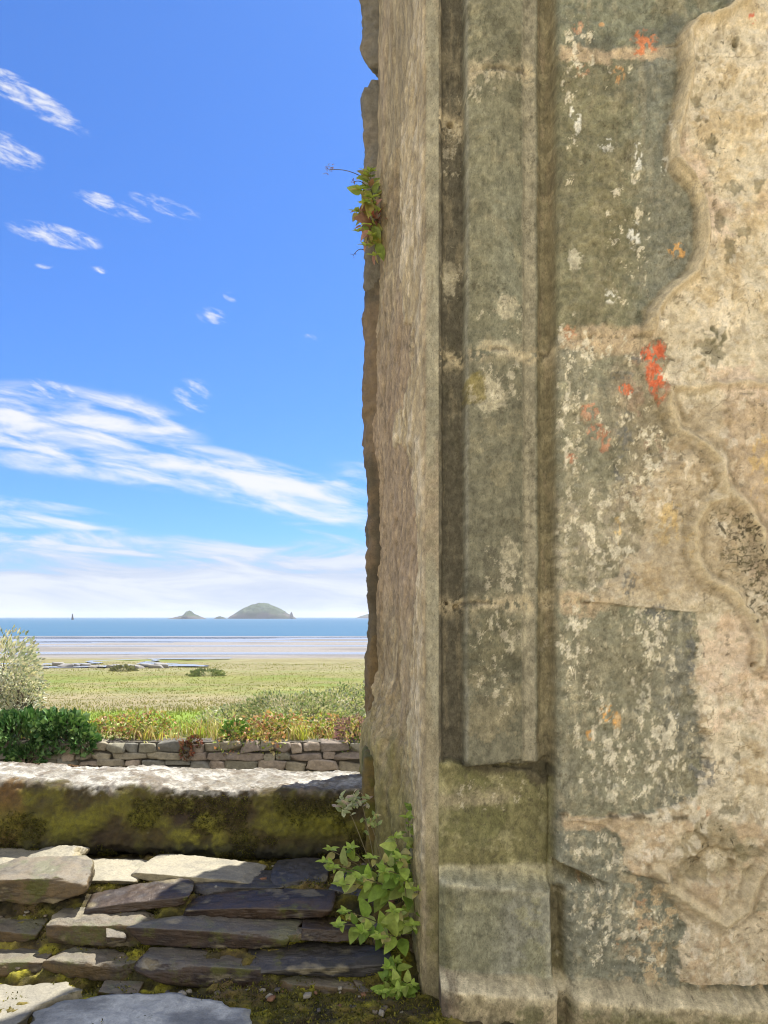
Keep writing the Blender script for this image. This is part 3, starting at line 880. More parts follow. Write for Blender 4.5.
def build_reveal():
    vs = np.concatenate([np.arange(-380, -24, 9.0), np.arange(-22, 1100, 1.6)])
    g = 2.0 / F
    # plan path: from the front arris, over a narrow chamfer, then the splayed reveal out to the outer edge
    A = np.array([.1503, 2.05]); B = np.array([.1170, 2.062]); Cc = np.array([-.0270, 3.0])
    t1 = np.linspace(0, 1, 9)[:-1]; t2 = np.linspace(0, 1, 190)
    path = np.concatenate([A + (B - A) * t1[:, None], B + (Cc - B) * t2[:, None]])
    s = np.concatenate([[0], np.cumsum(np.linalg.norm(np.diff(path, axis=0), axis=1))])
    Sg, V = np.meshgrid(s, vs)
    Z = CZ - (V - HV) * g
    nrm = np.tile(np.array([-.988, -.152]), (len(path), 1)); nrm[:7] = (-.34, -.94); nrm[7:11] = (-.8, -.6)
    n1 = fbm(Sg * 6, Z * 3, None, 6, 41, .6); n2 = fbm(Sg * 20, Z * 11, None, 5, 42, .62); n3 = fbm(Sg * 60, Z * 50, None, 4, 43)
    nv = fbm(Sg * 10, Z * 2.6, None, 6, 44, .6)
    disp = (n1 - .5) * .045 * sst(.03, .2, Sg) + (n2 - .5) * .016 * sst(.0, .1, Sg) + (n3 - .5) * .006 + (nv - .5) * .02 * sst(.05, .2, Sg)
    # flaked skin of render standing proud along the near edge
    edge = .30 + .16 * np.sin(V / 130.0 + .6) + (n2 - .5) * .16 + (nv - .5) * .24
    edge = edge + .25 * np.exp(-((V - 380) / 60.0) ** 2) - .18 * sst(250, 300, V) * (1 - sst(330, 370, V))
    skin = 1 - sst(-.012, .012, Sg - edge)
    skin *= sst(.03, .06, Sg)
    disp = disp + skin * .008
    st = np.sqrt(np.clip(1 - ((Sg - .0) / .02), 0, 1)) * 0
    disp = disp + .068 * sst(690, 800, V + (n2 - .5) * 60) * sst(.33, .56, Sg)
    P = np.stack([path[:, 0][None] + nrm[:, 0][None] * disp, path[:, 1][None] + nrm[:, 1][None] * disp, Z], -1)
    P[:, 0, 0] = .1503; P[:, 0, 1] = front[0, 0, 1] if False else 2.05
    W = lambda *c: alb(c)
    C = np.zeros(Sg.shape + (3,)) + W(156, 139, 106)
    C = mixv(C, W(166, 146, 114), sst(.45, .65, n1))
    C = mixv(C, W(134, 114, 82), sst(.5, .68, nv) * .8)
    C = mixv(C, W(157, 134, 106), (1 - skin) * sst(120, 330, V) * (1 - sst(560, 660, V)) * .7)
    C = mixv(C, W(184, 164, 126), skin * .8)
    C = mixv(C, W(196, 180, 150), skin * sst(.52, .66, n2) * .6)
    C = mixv(C, W(140, 126, 100), np.exp(-((Sg - edge) / .012) ** 2) * .6 * sst(.05, .1, Sg))
    ch = 1 - sst(.03, .045, Sg)
    C = mixv(C, W(152, 144, 118), ch * (.45 + .5 * sst(.4, .6, nv)))
    C = mixv(C, W(120, 112, 88), ch * sst(.48, .62, n3) * .5)
    C = mixv(C, W(110, 96, 74), np.clip(np.abs(fbm(Sg * 14, Z * 2.2, None, 4, 47) - .5) < .012, 0, 1) * .45)
    # moss creeping up from the bottom
    mz = sst(700, 860, V + (n2 - .5) * 160) * sst(.06, .3, Sg + (n1 - .5) * .3)
    C = mixv(C, W(112, 106, 46), mz * .7)
    C = mixv(C, W(120, 108, 70), sst(760, 940, V + (n2 - .5) * 100) * ch * .6)
    C = mixv(C, W(92, 88, 48), sst(820, 960, V + (n1 - .5) * 160) * sst(.40, .56, n2) * .6)
    C = C * (1 + (n3 - .5)[..., None] * .8) * (1 + (n2 - .5)[..., None] * .5)
    Mk = np.stack([.2 * skin, .25 + 0 * Sg, 0 * Sg, 0 * Sg + 1], -1)
    obj('reveal', grid_mesh('reveal', to_local(P), C, False, Mk), M_reveal, wall)


build_reveal()

# outer rough arris: stones of the outer face that stand into the opening
for i, (v0, v1, du, nx) in enumerate([(-375, -190, 2, 0), (-205, -40, 0, 0), (-55, 80, 0, 0), (90, 300, 0, 0), (280, 480, 1, 0), (455, 668, 4, 0), (640, 850, 3, 0), (830, 1010, 3, 0)]):
    Yc = 3.09
    z0 = CZ - (v1 - HV) / F * Yc; z1 = CZ - (v0 - HV) / F * Yc
    xl = (363.5 + du - 384) / F * 3.03
    W_, Fc_ = rock((.36, .22, (z1 - z0) * 1.01), 300 + i, 56, 5, .02, .065, (1.08, 1.3), 1.6)
    W_ = W_ + np.array([xl + .18, Yc, (z0 + z1) / 2])
    nn = fbm(W_[:, 0] * 9 + W_[:, 1] * 7, W_[:, 2] * 6, None, 4, 60)
    Cc = mixv(np.zeros((len(W_), 3)) + alb((116, 98, 74)), alb((88, 78, 60)), sst(.4, .6, nn))
    if v0 < 260: Cc = mixv(Cc, alb((124, 118, 104)), np.full(len(W_), .6))
    if v0 > 600: Cc = mixv(Cc, alb((104, 84, 48)), np.full(len(W_), .6)); Cc = mixv(Cc, alb((84, 84, 30)), sst(CZ - .55, CZ - .8, W_[:, 2]) * .7)
    o = obj('edge_stone', mesh_np('edge_stone', to_local(W_), Fc_, Cc), M_edge, wall)

for (za, zb_, xa, xb, ya, yb, sd_) in ((CZ - .93, CZ - .50, -.074, .10, 2.645, 3.06, 391), ):
    W_, Fc_ = rock((xb - xa, yb - ya, zb_ - za), sd_, 50, 5, .03, .05, (1.08, 1.3), 1.4)
    W_ = W_ + np.array([(xa + xb) / 2, (ya + yb) / 2, (za + zb_) / 2])
    nn = fbm(W_[:, 0] * 12 + W_[:, 1] * 7, W_[:, 2] * 9, None, 5, 60)
    Cc = mixv(np.zeros((len(W_), 3)) + alb((100, 84, 44)), alb((86, 84, 26)), sst(.42, .58, nn))
    obj('jamb_foot', mesh_np('jamb_foot', to_local(W_), Fc_, Cc), M_edge, wall)

core_parts = []
# a solid body behind the worked faces (plan is a wedge along the splay), and the outer face
zb, zt = -2.3, CZ + (380 + HV) / F * 2.0 - .004
plan = [(.20, 2.14), (.02, 3.03), (.02, 3.17), (2.70, 3.17), (2.70, 2.14)]
v = np.array([[x, y, z] for z in (zb, zt) for x, y in plan])
fq = [[0, 1, 6, 5], [1, 2, 7, 6], [2, 3, 8, 7], [3, 4, 9, 8], [4, 0, 5, 9]]
me = bpy.data.meshes.new('wall_core')
me.from_pydata([tuple(p - np.array(WL)) for p in v], [], fq + [[5, 6, 7, 8, 9], [4, 3, 2, 1, 0]])
obj('wall_core', me, M_core, wall)

# ------------------------------------------------------------------ SILL
def build_sill():
    xs = np.arange(-2.5, .06, .006)
    # profile: back bottom -> back top -> front top -> bulging front face -> underside
    zt_ = CZ - .612
    prof = [(3.16, zt_ - 1.1), (3.16, zt_ - .03), (3.13, zt_ - .034), (3.10, zt_ - .026), (2.90, zt_ - .004), (2.72, zt_ - .003), (2.698, zt_ - .010), (2.688, zt_ - .03), (2.675, zt_ - .14), (2.672, zt_ - .22), (2.70, zt_ - .255), (2.80, zt_ - .28)]
    prof = np.array(prof)
    seg = np.concatenate([[0], np.cumsum(np.linalg.norm(np.diff(prof, axis=0), axis=1))])
    s = np.concatenate([np.linspace(0, seg[1], 6)[:-1], np.arange(seg[1], seg[-1], .0055)])
    py = np.interp(s, seg, prof[:, 0]); pz = np.interp(s, seg, prof[:, 1])
    ty = np.gradient(py); tz = np.gradient(pz); ln = np.hypot(ty, tz) + 1e-9
    ny, nz_ = tz / ln, -ty / ln
    Sg, X = np.meshgrid(s, xs, indexing='ij')
    Yb = py[:, None] + 0 * X; Zb = pz[:, None] + 0 * X
    # the sill runs slightly off square and tilts to the right
    n1 = fbm(X * 3.2, Sg * 5, None, 6, 71, .6); n2 = fbm(X * 17, Sg * 17, None, 5, 72, .6); n3 = fbm(X * 60, Sg * 60, None, 4, 73)
    dsp = (n1 - .5) * .04 + (n2 - .5) * .026 + (n3 - .5) * .012
    # joints between the sill stones
    uj = 384 + X / 2.7 * F
    jn = np.exp(-((uj - 27 + (n2 - .5) * 14) / 4.5) ** 2) * .5 + np.exp(-((uj - 204 + (n2 - .5) * 20) / 6) ** 2) * .35 + np.exp(-((uj + 190) / 5) ** 2)
    dsp = dsp - jn * .016
    tilt = -.055 * (X + .7)
    sk = -.03 * (X + .7)
    P = np.stack([X, Yb + ny[:, None] * dsp + sk * 0, Zb + nz_[:, None] * dsp + tilt * .55], -1)
    W = lambda *c: alb(c)
    topm = sst(.45, .8, nz_)[:, None] + 0 * X                    # upward faces carry the white crust
    drip = sst(-.012, .014, (P[..., 2] - (zt_ + tilt * .55 + .004 - .03 * sst(.5, .75, fbm(X * 4, X * 0 + 3, None, 3, 76)) - .045 * np.exp(-((uj - 205) / 42) ** 2))) + (n2 - .5) * .07 + (n3 - .5) * .03)
    crust = np.maximum(np.clip(drip, 0, 1), topm * (Yb > 2.74)) * (Yb < 3.2)
    C = np.zeros(X.shape + (3,)) + W(62, 51, 19)
    C = mixv(C, W(86, 80, 24), sst(.45, .68, n1 * .6 + n2 * .4))
    C = mixv(C, W(48, 36, 20), sst(.48, .64, fbm(X * 7, Sg * 9, None, 4, 77)) * .8)
    C = mixv(C, W(92, 66, 36), (1 - sst(20, 34, uj + (n2 - .5) * 20)) * .8)
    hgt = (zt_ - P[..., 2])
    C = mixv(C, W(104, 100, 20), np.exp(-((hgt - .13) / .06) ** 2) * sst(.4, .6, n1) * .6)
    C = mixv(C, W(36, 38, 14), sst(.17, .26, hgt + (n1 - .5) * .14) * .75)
    C = mixv(C, W(130, 124, 40), np.exp(-((uj - 204) / 22) ** 2) * sst(.45, .6, n2) * .6)
    lich = np.array([.275, .26, .225])
    L2 = np.array([.13, .11, .08])
    Cr = mixv(np.zeros_like(C) + lich, L2, sst(.48, .58, n3 * .7 + n2 * .3) * .85)
    nl_ = fbm(X * 9, Sg * 13, None, 5, 79, .62)
    Cr = mixv(Cr, np.array([.17, .155, .12]), sst(.5, .6, nl_) * .6)
    Cr = mixv(Cr, np.array([.36, .345, .30]), (1 - sst(.38, .46, nl_)) * .7)
    Cr = mixv(Cr, np.array([.10, .075, .05]), sst(.60, .66, n2) * .6)
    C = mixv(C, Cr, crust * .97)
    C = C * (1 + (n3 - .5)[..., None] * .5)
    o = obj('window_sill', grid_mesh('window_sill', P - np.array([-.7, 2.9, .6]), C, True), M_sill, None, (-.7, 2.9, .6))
    tag(o, 'long mossy stone window sill with white lichen crust along its top', 'window sill')


M_sill = stone_mat('mossy sill stone', 0.92, 0.9, 55, lo=0.5, hi=1.55, dots=0.15)
build_sill()

# ------------------------------------------------------------------ RUBBLE below the sill
rub = tag(empty('rubble_footing', (-.6, 2.3, 0)), 'stepped footing of broken slates bedded in moss below the sill', 'stonework')
RL = np.array(rub.location)


def build_bed():
    prof = np.array([(2.86, .352), (2.62, .368), (2.42, .374), (2.35, .358), (2.31, .33), (2.245, .30), (2.215, .262), (2.15, .243), (2.115, .205), (2.0, .198), (1.78, .195), (1.70, .18), (1.66, .0), (1.655, -.05)])
    seg = np.concatenate([[0], np.cumsum(np.linalg.norm(np.diff(prof, axis=0), axis=1))])
    s = np.arange(0, seg[-1], .006); xs = np.arange(-2.5, .34, .007)
    py = np.interp(s, seg, prof[:, 0]); pz = np.interp(s, seg, prof[:, 1])
    Sg, X = np.meshgrid(s, xs, indexing='ij')
    n1 = fbm(X * 5, Sg * 6, None, 4, 81); n2 = fbm(X * 18, Sg * 22, None, 5, 82); n3 = fbm(X * 70, Sg * 70, None, 4, 83)
    d = (n1 - .5) * .05 + (n2 - .5) * .045 + (n3 - .5) * .02
    d = d * sst(0, .1, Sg)
    d = d + .002 * sst(.08, .2, Sg)
    P = np.stack([X, py[:, None] - d * .8, pz[:, None] + d * .9], -1)
    W = lambda *c: alb(c)
    C = np.zeros(X.shape + (3,)) + W(78, 72, 20)
    C = mixv(C, W(128, 120, 30), sst(.45, .62, n2))
    C = mixv(C, W(78, 62, 34), sst(.5, .66, n1) * .75)
    C = mixv(C, W(104, 84, 50), sst(.52, .66, fbm(X * 9, Sg * 11, None, 4, 85)) * .6)
    C = mixv(C, W(36, 32, 14), sst(.52, .64, fbm(X * 12, Sg * 14, None, 4, 86)) * .6)
    C = C * (1 + (n3 - .5)[..., None] * .8)
    o = obj('moss_bed', grid_mesh('moss_bed', P - RL, C, True), M_bed, rub)
    o['label'] = 'yellow green moss and earth between the stones'


M_bed = stone_mat('moss and earth', 0.95, 1.0, 70, lo=0.4, hi=1.6, dots=0.0)
build_bed()

DARK, BROWN, SLATE, PALE, TAN = (60, 45, 31), (78, 61, 34), (60, 55, 50), (148, 136, 108), (88, 71, 45)
# u0,u1,v0,v1 of the front face, Y of the front, depth, colour, material, pitch (top towards viewer), roll, yaw
STONES = [
    # top shelf, flat slabs
    (-40, 26, 864, 874, 2.512, .20, PALE, M_pale, 1.8, 4, 6), (16, 70, 858, 876, 2.482, .16, PALE, M_pale, 3.6, -14, -10),
    (78, 132, 877, 886, 2.412, .20, PALE, M_pale, 1.8, 3, 8), (136, 248, 876, 887, 2.412, .20, PALE, M_pale, 1.8, 3, -4),
    (190, 278, 886, 897, 2.372, .15, SLATE, M_slate, 2.7, 2, 4), (270, 326, 876, 888, 2.412, .18, SLATE, M_slate, 3.1, 3, 6),
    (330, 384, 890, 906, 2.352, .16, SLATE, M_slate, 6.3, 8, -16),
    # front edge of the shelf
    (-30, 76, 876, 908, 2.262, .17, TAN, M_stone, 1.8, -3, 4), (82, 183, 898, 912, 2.282, .13, DARK, M_slate, 4.0, -5, 7),
    (184, 326, 904, 919, 2.252, .13, DARK, M_slate, 5.0, -3, -5), (-150, -32, 874, 908, 2.282, .17, BROWN, M_stone, 1.8, 3, 0),
    # second course
    (-60, 32, 928, 942, 2.212, .10, BROWN, M_stone, 3.6, 3, 5), (46, 140, 922, 949, 2.202, .11, BROWN, M_stone, 1.4, 2, 0),
    (142, 286, 929, 950, 2.172, .11, DARK, M_stone, 1.4, 3, -2), (303, 360, 930, 941, 2.192, .10, DARK, M_slate, 2.7, 5, 4),
    (372, 440, 930, 956, 2.212, .12, TAN, M_stone, 2.7, 5, 4),
    # third course
    (45, 130, 962, 980, 2.122, .10, BROWN, M_stone, 2.7, 5, -4), (132, 266, 965, 992, 2.092, .11, DARK, M_stone, 1.4, 5, 3),
    (244, 386, 961, 978, 2.112, .13, SLATE, M_slate, 5.4, -1, 2), (274, 378, 985, 1008, 2.092, .10, TAN, M_stone, 1.4, 2, -2),
    (-70, 36, 962, 982, 2.122, .12, BROWN, M_stone, 2.2, 2, 3), (-190, -72, 958, 984, 2.132, .14, DARK, M_stone, 2.2, 2, 3), (-170, -62, 918, 942, 2.212, .14, TAN, M_stone, 2.2, 2, 3),
    (-150, -42, 862, 872, 2.472, .22, PALE, M_pale, 2.2, 2, 3), (-260, -152, 862, 876, 2.452, .24, SLATE, M_slate, 2.2, 2, 3), (-270, -152, 876, 906, 2.282, .18, DARK, M_stone, 2.2, 3, 0),
    (356, 392, 990, 1012, 2.072, .1, BROWN, M_stone, 2.7, 4, 12),
    # small fillers wedged in the joints
    (104, 122, 936, 944, 2.165, .05, BROWN, M_stone, 5, 10, 20), (286, 302, 934, 942, 2.18, .05, TAN, M_stone, 5, 0, 0), (96, 136, 992, 998, 2.06, .06, BROWN, M_stone, 5, 0, 0),
]
for i, (u0, u1, v0, v1, Y, dep, c, mt, pt, rl, yw) in enumerate(STONES):
    w = (u1 - u0) / F * Y * 1.06; h = max((v1 - v0) / F * Y * .92, .018)
    Wd, Fd = rock((w, dep, h), 500 + i * 7, 40, 9, .07, .05, (1.0, 1.3), 1.4, 30)
    Rm = rotz(R(yw)) @ rotx(R(pt)) @ roty(R(rl))
    Wd = Wd @ Rm.T
    ce = at((u0 + u1) / 2, (v0 + v1) / 2, Y)
    org = np.array([ce.x, Y + dep / 2, ce.z])
    nn = fbm(Wd[:, 0] * 14 + i, Wd[:, 1] * 14, Wd[:, 2] * 30, 4, 90)
    C = np.zeros((len(Wd), 3)) + alb(c)
    C = mixv(C, alb(tuple(np.array(c) * .7)), sst(.42, .62, nn))
    C = mixv(C, alb((150, 136, 104)), sst(.62, .74, nn) * .45)
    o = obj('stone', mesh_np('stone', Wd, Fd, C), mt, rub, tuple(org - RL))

# paving slabs at the foot
def slab(name, poly, ztop, th, c, mt, label, seed, tiltx=0.0):
    """a flat slab with a broken outline"""
    r = np.random.default_rng(seed)
    poly = np.array(poly, float); ctr = poly.mean(0)
    n = 96
    seg = np.linalg.norm(np.roll(poly, -1, 0) - poly, axis=1); cum = np.concatenate([[0], np.cumsum(seg)])
    t = np.linspace(0, cum[-1], n, endpoint=False)
    pp = np.concatenate([poly, poly[:1]])
    bx = np.interp(t, cum, pp[:, 0]); by = np.interp(t, cum, pp[:, 1])
    rings = []
    for k, (f, z) in enumerate([(1.0, -th), (1.01, -th * .5), (1.0, -.006), (.985, 0), (.9, .0015), (.75, 0), (.6, 0), (.45, 0), (.3, 0), (.15, 0), (.01, 0)]):
        x = ctr[0] + (bx - ctr[0]) * f; y = ctr[1] + (by - ctr[1]) * f
        nz_ = fbm(x * 14, y * 14, None, 4, seed) - .5; e = fbm(x * 30, y * 30 + z * 60, None, 3, seed + 1) - .5
        x = x + e * .03 * (f > .95); y = y + nz_ * .03 * (f > .95)
        rings.append(np.stack([x, y, ztop + z + nz_ * .016 + tiltx * (y - ctr[1])], -1))
    V = np.concatenate(rings); m = len(rings)
    fs = [[k * n + j, k * n + (j + 1) % n, (k + 1) * n + (j + 1) % n, (k + 1) * n + j] for k in range(m - 1) for j in range(n)]
    org = np.array([ctr[0], ctr[1], ztop - th])
    nn = fbm(V[:, 0] * 10, V[:, 1] * 10, None, 4, seed + 2)
    C = mixv(np.zeros((len(V), 3)) + alb(c), alb(tuple(np.array(c) * .72)), sst(.4, .62, nn))
    o = obj(name, mesh_np(name, V - org, np.array(fs), C), mt, None, tuple(org))
    return tag(o, label, 'paving slab')


def fl(u, v, z):
    Y = (CZ - z) * F / (v - HV)
    return ((u - 384) / F * Y, Y)


zs = .222
slab('paving_slab', [fl(-90, 986, zs), fl(62, 983, zs), fl(86, 990, zs), (fl(30, 1010, zs)), fl(4, 1050, zs), fl(-90, 1040, zs)], zs, .06, PALE, M_pale, 'pale buff paving slab in full sun in the bottom left corner', 31)
slab('paving_slab', [fl(36, 1010, zs), fl(96, 994, zs), fl(150, 993, zs), fl(206, 997, zs), fl(248, 1012, zs), fl(268, 1060, zs), fl(10, 1060, zs)], zs, .06, (176, 172, 160), M_slate, 'broad blue grey slate paving slab at the foot of the rubble', 33)

# ------------------------------------------------------------------ FLOOR and terrain
M_floor = plain_mat('trodden gravel floor', (.52, .45, .34), 0.95, .3, 14, .6, .02)
v, f = box_vf(-14, 14, -16, 1.95, -.3, 0)
o = obj('floor', mesh_np('floor', v, f, None, False), M_floor); tag(o, kind='structure')

SEA_Z = CZ - 7.0
TY = [-60, 3.25, 3.6, 14.1, 14.5, 15.5, 25, 45, 60, 90, 110, 125, 270, 400, 1000, 11500]
TD = [1.62, 1.62, 3.2, 3.35, 2.5, 2.42, 3.4, 5.0, 5.5, 6.0, 6.3, 6.62, 6.97, 8, 12, 14]


def ground_z(y):
    return CZ - np.interp(y, TY, TD)


def build_ground():
    ys = np.concatenate([np.arange(-60, 3, 4.0), np.arange(3.2, 16, .25), np.arange(16, 60, .5), np.arange(60, 130, .8), np.geomspace(130, 420, 120), np.geomspace(440, 11500, 24)])
    a = np.concatenate([-np.geomspace(8, 1.6, 10), np.linspace(-1.5, 1.5, 260), np.geomspace(1.6, 8, 10)])
    Yg, Ag = np.meshgrid(ys, a, indexing='ij')
    X = Ag * (np.abs(Yg) * .9 + 12)
    n1 = fbm(X / 9, Yg / 9, None, 4, 101); n2 = fbm(X / 2.2, Yg / 2.2, None, 4, 102); n3 = fbm(X / 30, Yg / 12, None, 4, 103)
    Z = ground_z(Yg) + ((n1 - .5) * .35 + (n2 - .5) * .12) * sst(16, 24, Yg) * (1 - sst(105, 128, Yg)) + (n3 - .5) * .10 * sst(110, 130, Yg) * (1 - sst(240, 300, Yg))
    Yw = Yg + (n1 - .5) * 8 + (n3 - .5) * 10
    A = lambda *c: np.array(c)
    C = np.zeros(X.shape + (3,)) + A(.15, .155, .045)
    C = mixv(C, A(.19, .185, .065), sst(.42, .62, n1))
    C = mixv(C, A(.11, .15, .03), sst(.5, .65, n2) * .7)
    C = mixv(C, A(.22, .17, .12), sst(29, 32, Yg + (n1 - .5) * 3) * (1 - sst(44, 54, Yw)) * .62)      # dry strip
    C = mixv(C, A(.13, .20, .022), (1 - sst(28, 31, Yg + (n1 - .5) * 3)) * sst(16, 18, Yg) * .8)            # lawn
    C = mixv(C, A(.20, .18, .10), sst(74, 88, Yw) * sst(.42, .56, n3) * .85)
    C = mixv(C, A(.17, .15, .07), sst(.5, .62, fbm(X / 14, Yg / 5, None, 5, 108)) * sst(45, 60, Yg) * .7)
    C = mixv(C, A(.20, .186, .172), sst(110, 124, Yw + (n2 - .5) * 12))                                                                 # sand
    C = mixv(C, A(.145, .135, .125), sst(112, 130, Yw) * sst(.45, .6, n3) * .8)
    C = mixv(C, A(.14, .12, .08), (1 - sst(14, 16, Yg)))
    me = grid_mesh('ground', np.stack([X, Yg, Z], -1), C, False)
    o = obj('ground', me, M_ground); tag(o, kind='structure')


M_ground = None


def ground_mat():
    m, nt, N, L = new_mat('turf and sand')
    o, b = out_bsdf(nt)
    ge = N.new('ShaderNodeNewGeometry'); v = ge.outputs['Position']
    ca = N.new('ShaderNodeVertexColor'); ca.layer_name = 'Col'
    n1 = noise_node(nt, v, 0.9, 8, 0.7); n2 = noise_node(nt, v, 7, 6, 0.7)
    k = maprange(nt, mth(nt, 'ADD', mth(nt, 'MULTIPLY', n1, .5), mth(nt, 'MULTIPLY', n2, .5)), .35, .65, .7, 1.3)
    cm = N.new('ShaderNodeVectorMath'); cm.operation = 'SCALE'
    L.new(ca.outputs[0], cm.inputs[0]); L.new(k, cm.inputs['Scale'])
    L.new(cm.outputs[0], b.inputs['Base Color']); b.inputs['Roughness'].default_value = .95
    b.inputs['Specular IOR Level'].default_value = 0.1
    return m


M_ground = ground_mat()
build_ground()


def water_mat(name, c, rough, bump, scale, spec=0.5, c2=None):
    m, nt, N, L = new_mat(name)
    o, b = out_bsdf(nt)
    ge = N.new('ShaderNodeNewGeometry')
    mp = N.new('ShaderNodeMapping'); mp.inputs['Scale'].default_value = (.35, 1, 1); L.new(ge.outputs['Position'], mp.inputs[0])
    n = noise_node(nt, mp.outputs[0], scale, 6, .6); n2 = noise_node(nt, mp.outputs[0], scale * .02, 4, .6)
    L.new(mix_rgba(nt, n2, c, c2 or c), b.inputs['Base Color'])
    b.inputs['Roughness'].default_value = rough; b.inputs['IOR'].default_value = 1.33
    b.inputs['Specular IOR Level'].default_value = spec
    bp = N.new('ShaderNodeBump'); bp.inputs['Strength'].default_value = bump; bp.inputs['Distance'].default_value = .3
    L.new(n, bp.inputs['Height']); L.new(bp.outputs[0], b.inputs['Normal'])
    return m


M_sea = water_mat('sea water', (.038, .098, .16), .5, .6, .5, .2, (.055, .125, .19))
M_pool = water_mat('shallow water film', (.20, .21, .225), .25, .05, .3, .5)


def build_sea():
    ys = np.concatenate([np.linspace(200, 420, 90), np.geomspace(440, 11500, 40)])
    a = np.linspace(-2.2, 2.2, 90)
    Yg, Ag = np.meshgrid(ys, a, indexing='ij')
    X = Ag * Yg
    P = np.stack([X, Yg, np.full_like(X, SEA_Z)], -1)
    tag(obj('sea', grid_mesh('sea', P), M_sea), kind='structure')


build_sea()

# films of water left on the sand by the tide: irregular thin sheets that lie on the flats
def flat_pool(name, cx, cy, lx, ly, seed, n=120):
    th = np.linspace(0, 2 * math.pi, n, endpoint=False)
    r = .55 + .9 * fbm(np.cos(th) * 2.2 + seed, np.sin(th) * 2.2, None, 4, seed % 30)
    x = cx + np.cos(th) * lx * r; y = cy + np.sin(th) * ly * r
    rings = []
    for f_ in (1, .97, .7, .4, .02):
        X = cx + (x - cx) * f_; Y = cy + (y - cy) * f_
        rings.append(np.stack([X, Y, ground_z(Y) + .03 + (.05 if f_ < 1 else -.04)], -1))
    V = np.concatenate(rings)
    fs = np.array([[k * n + j, k * n + (j + 1) % n, (k + 1) * n + (j + 1) % n, (k + 1) * n + j] for k in range(4) for j in range(n)])
    tag(obj(name, mesh_np(name, V, fs), M_pool), kind='structure')


for q in [(-150, 222, 110, 34, 33), (-60, 246, 190, 14, 3), (-20, 205, 90, 5, 8), (-110, 200, 60, 6, 9), (0, 172, 140, 3.2, 12), (-70, 137, 120, 3.0, 14), (-20, 133, 90, 2.0, 15), (-50, 255, 220, 9, 21)]:
    flat_pool('tidal_water', *q)
# winding creek through the salt marsh
def creek(pts, w, name='tidal_creek'):
    P = []
    pts = np.array([[(u - 384) / F * yy, yy] for u, yy in pts])
    t = np.linspace(0, len(pts) - 1, 90)
    x = np.interp(t, np.arange(len(pts)), pts[:, 0]); y = np.interp(t, np.arange(len(pts)), pts[:, 1])
    x = x + (fbm(t * 1.3, t * 0, None, 3, 5) - .5) * 9; y = y + (fbm(t * 1.1, t * 0 + 4, None, 3, 6) - .5) * 4
    ww = w * (.5 + fbm(t * 2, t * 0 + 9, None, 3, 7))
    z = ground_z(y) + .17
    rows = np.stack([np.stack([x, y - ww, z], -1), np.stack([x, y + ww, z], -1)], 0)
    tag(obj(name, grid_mesh(name, rows), M_pool), kind='structure')


creek([(40, 86), (95, 88), (150, 90), (190, 88), (160, 95), (130, 100), (175, 108), (235, 112)], 1.3)
creek([(-10, 95), (50, 93), (95, 98), (110, 106), (160, 112)], .9)

# ------------------------------------------------------------------ ISLANDS
M_isl = plain_mat('island turf and rock', (.10, .115, .06), .95, .45, .03, .5, 4)


def island(name, u0, u1, top, prof, Y, seed, depth_ratio=.7):
    x0, x1 = (u0 - 384) / F * Y, (u1 - 384) / F * Y
    H = (617.3 - top) / F * Y + 7
    nx, ny = 120, 50
    t = np.linspace(0, 1, nx); s = np.linspace(-1, 1, ny)
    T, Sg = np.meshgrid(t, s, indexing='ij')
    w = (x1 - x0)
    h = np.interp(T, *zip(*prof)) * np.sqrt(np.clip(1 - Sg ** 2, 0, 1))
    n = fbm(T * 12, Sg * 6, None, 5, seed) - .5
    Z = SEA_Z - 3 + (H + 3) * h * (1 + n * .35)
    X = x0 + w * T + n * w * .01; Yy = Y + Sg * w * depth_ratio * .5 * (np.sin(np.clip(T, .02, .98) * math.pi) ** .5)
    org = np.array([(x0 + x1) / 2, Y, SEA_Z])
    slope = np.gradient(Z, axis=0)
    nn = fbm(X / 30, Yy / 30, Z / 12, 4, seed + 3)
    rel = (Z - SEA_Z) / H
    C = mixv(np.zeros(X.shape + (3,)) + np.array([.055, .075, .035]), np.array([.09, .08, .07]), (1 - sst(.15, .45, rel + (nn - .5) * .5)))
    C = mixv(C, np.array([.04, .052, .026]), sst(.5, .65, nn) * .7)
    o = obj(name, grid_mesh(name, np.stack([X, Yy, Z], -1) - org, C, False), M_islc, None, tuple(org))
    return o


M_islc = ground_mat(); M_islc.name = 'island ground'
a = island('island', 227, 297, 604, [(0, 0), (.04, .18), (.14, .42), (.28, .78), (.42, .97), (.52, 1), (.62, .93), (.76, .68), (.87, .36), (.94, .2), (.97, .13), (1, 0)], 3000, 5)
tag(a, kind='structure')
b = island('islet', 165, 210, 610.5, [(0, 0), (.08, .12), (.3, .32), (.44, .5), (.5, .85), (.56, .95), (.62, .62), (.74, .4), (.9, .12), (1, 0)], 2700, 6)
tag(b, kind='structure')
c = island('headland', 354, 420, 611.5, [(0, 0), (.1, .35), (.3, .8), (.5, 1), (.8, .6), (1, 0)], 4200, 7)
tag(c, kind='structure')
c = island('reef', 212, 228, 616.4, [(0, 0), (.3, .7), (.5, 1), (.8, .5), (1, 0)], 2900, 8); tag(c, kind='structure')
# sea stack off the island's right end
Wd, Fd = rock((14, 14, 26), 61, 10, 8, .1, .06)
Wd[:, :2] *= (1.15 - sst(-20, 22, Wd[:, 2]) * .75)[:, None]
o = obj('sea_stack', mesh_np('sea_stack', Wd, Fd, np.zeros((len(Wd), 3)) + np.array([.13, .12, .1])), M_islc, None, tuple(at(291.5, 615.5, 2960)))
tag(o, 'narrow upright rock stack at the tip of the domed island', 'rock')
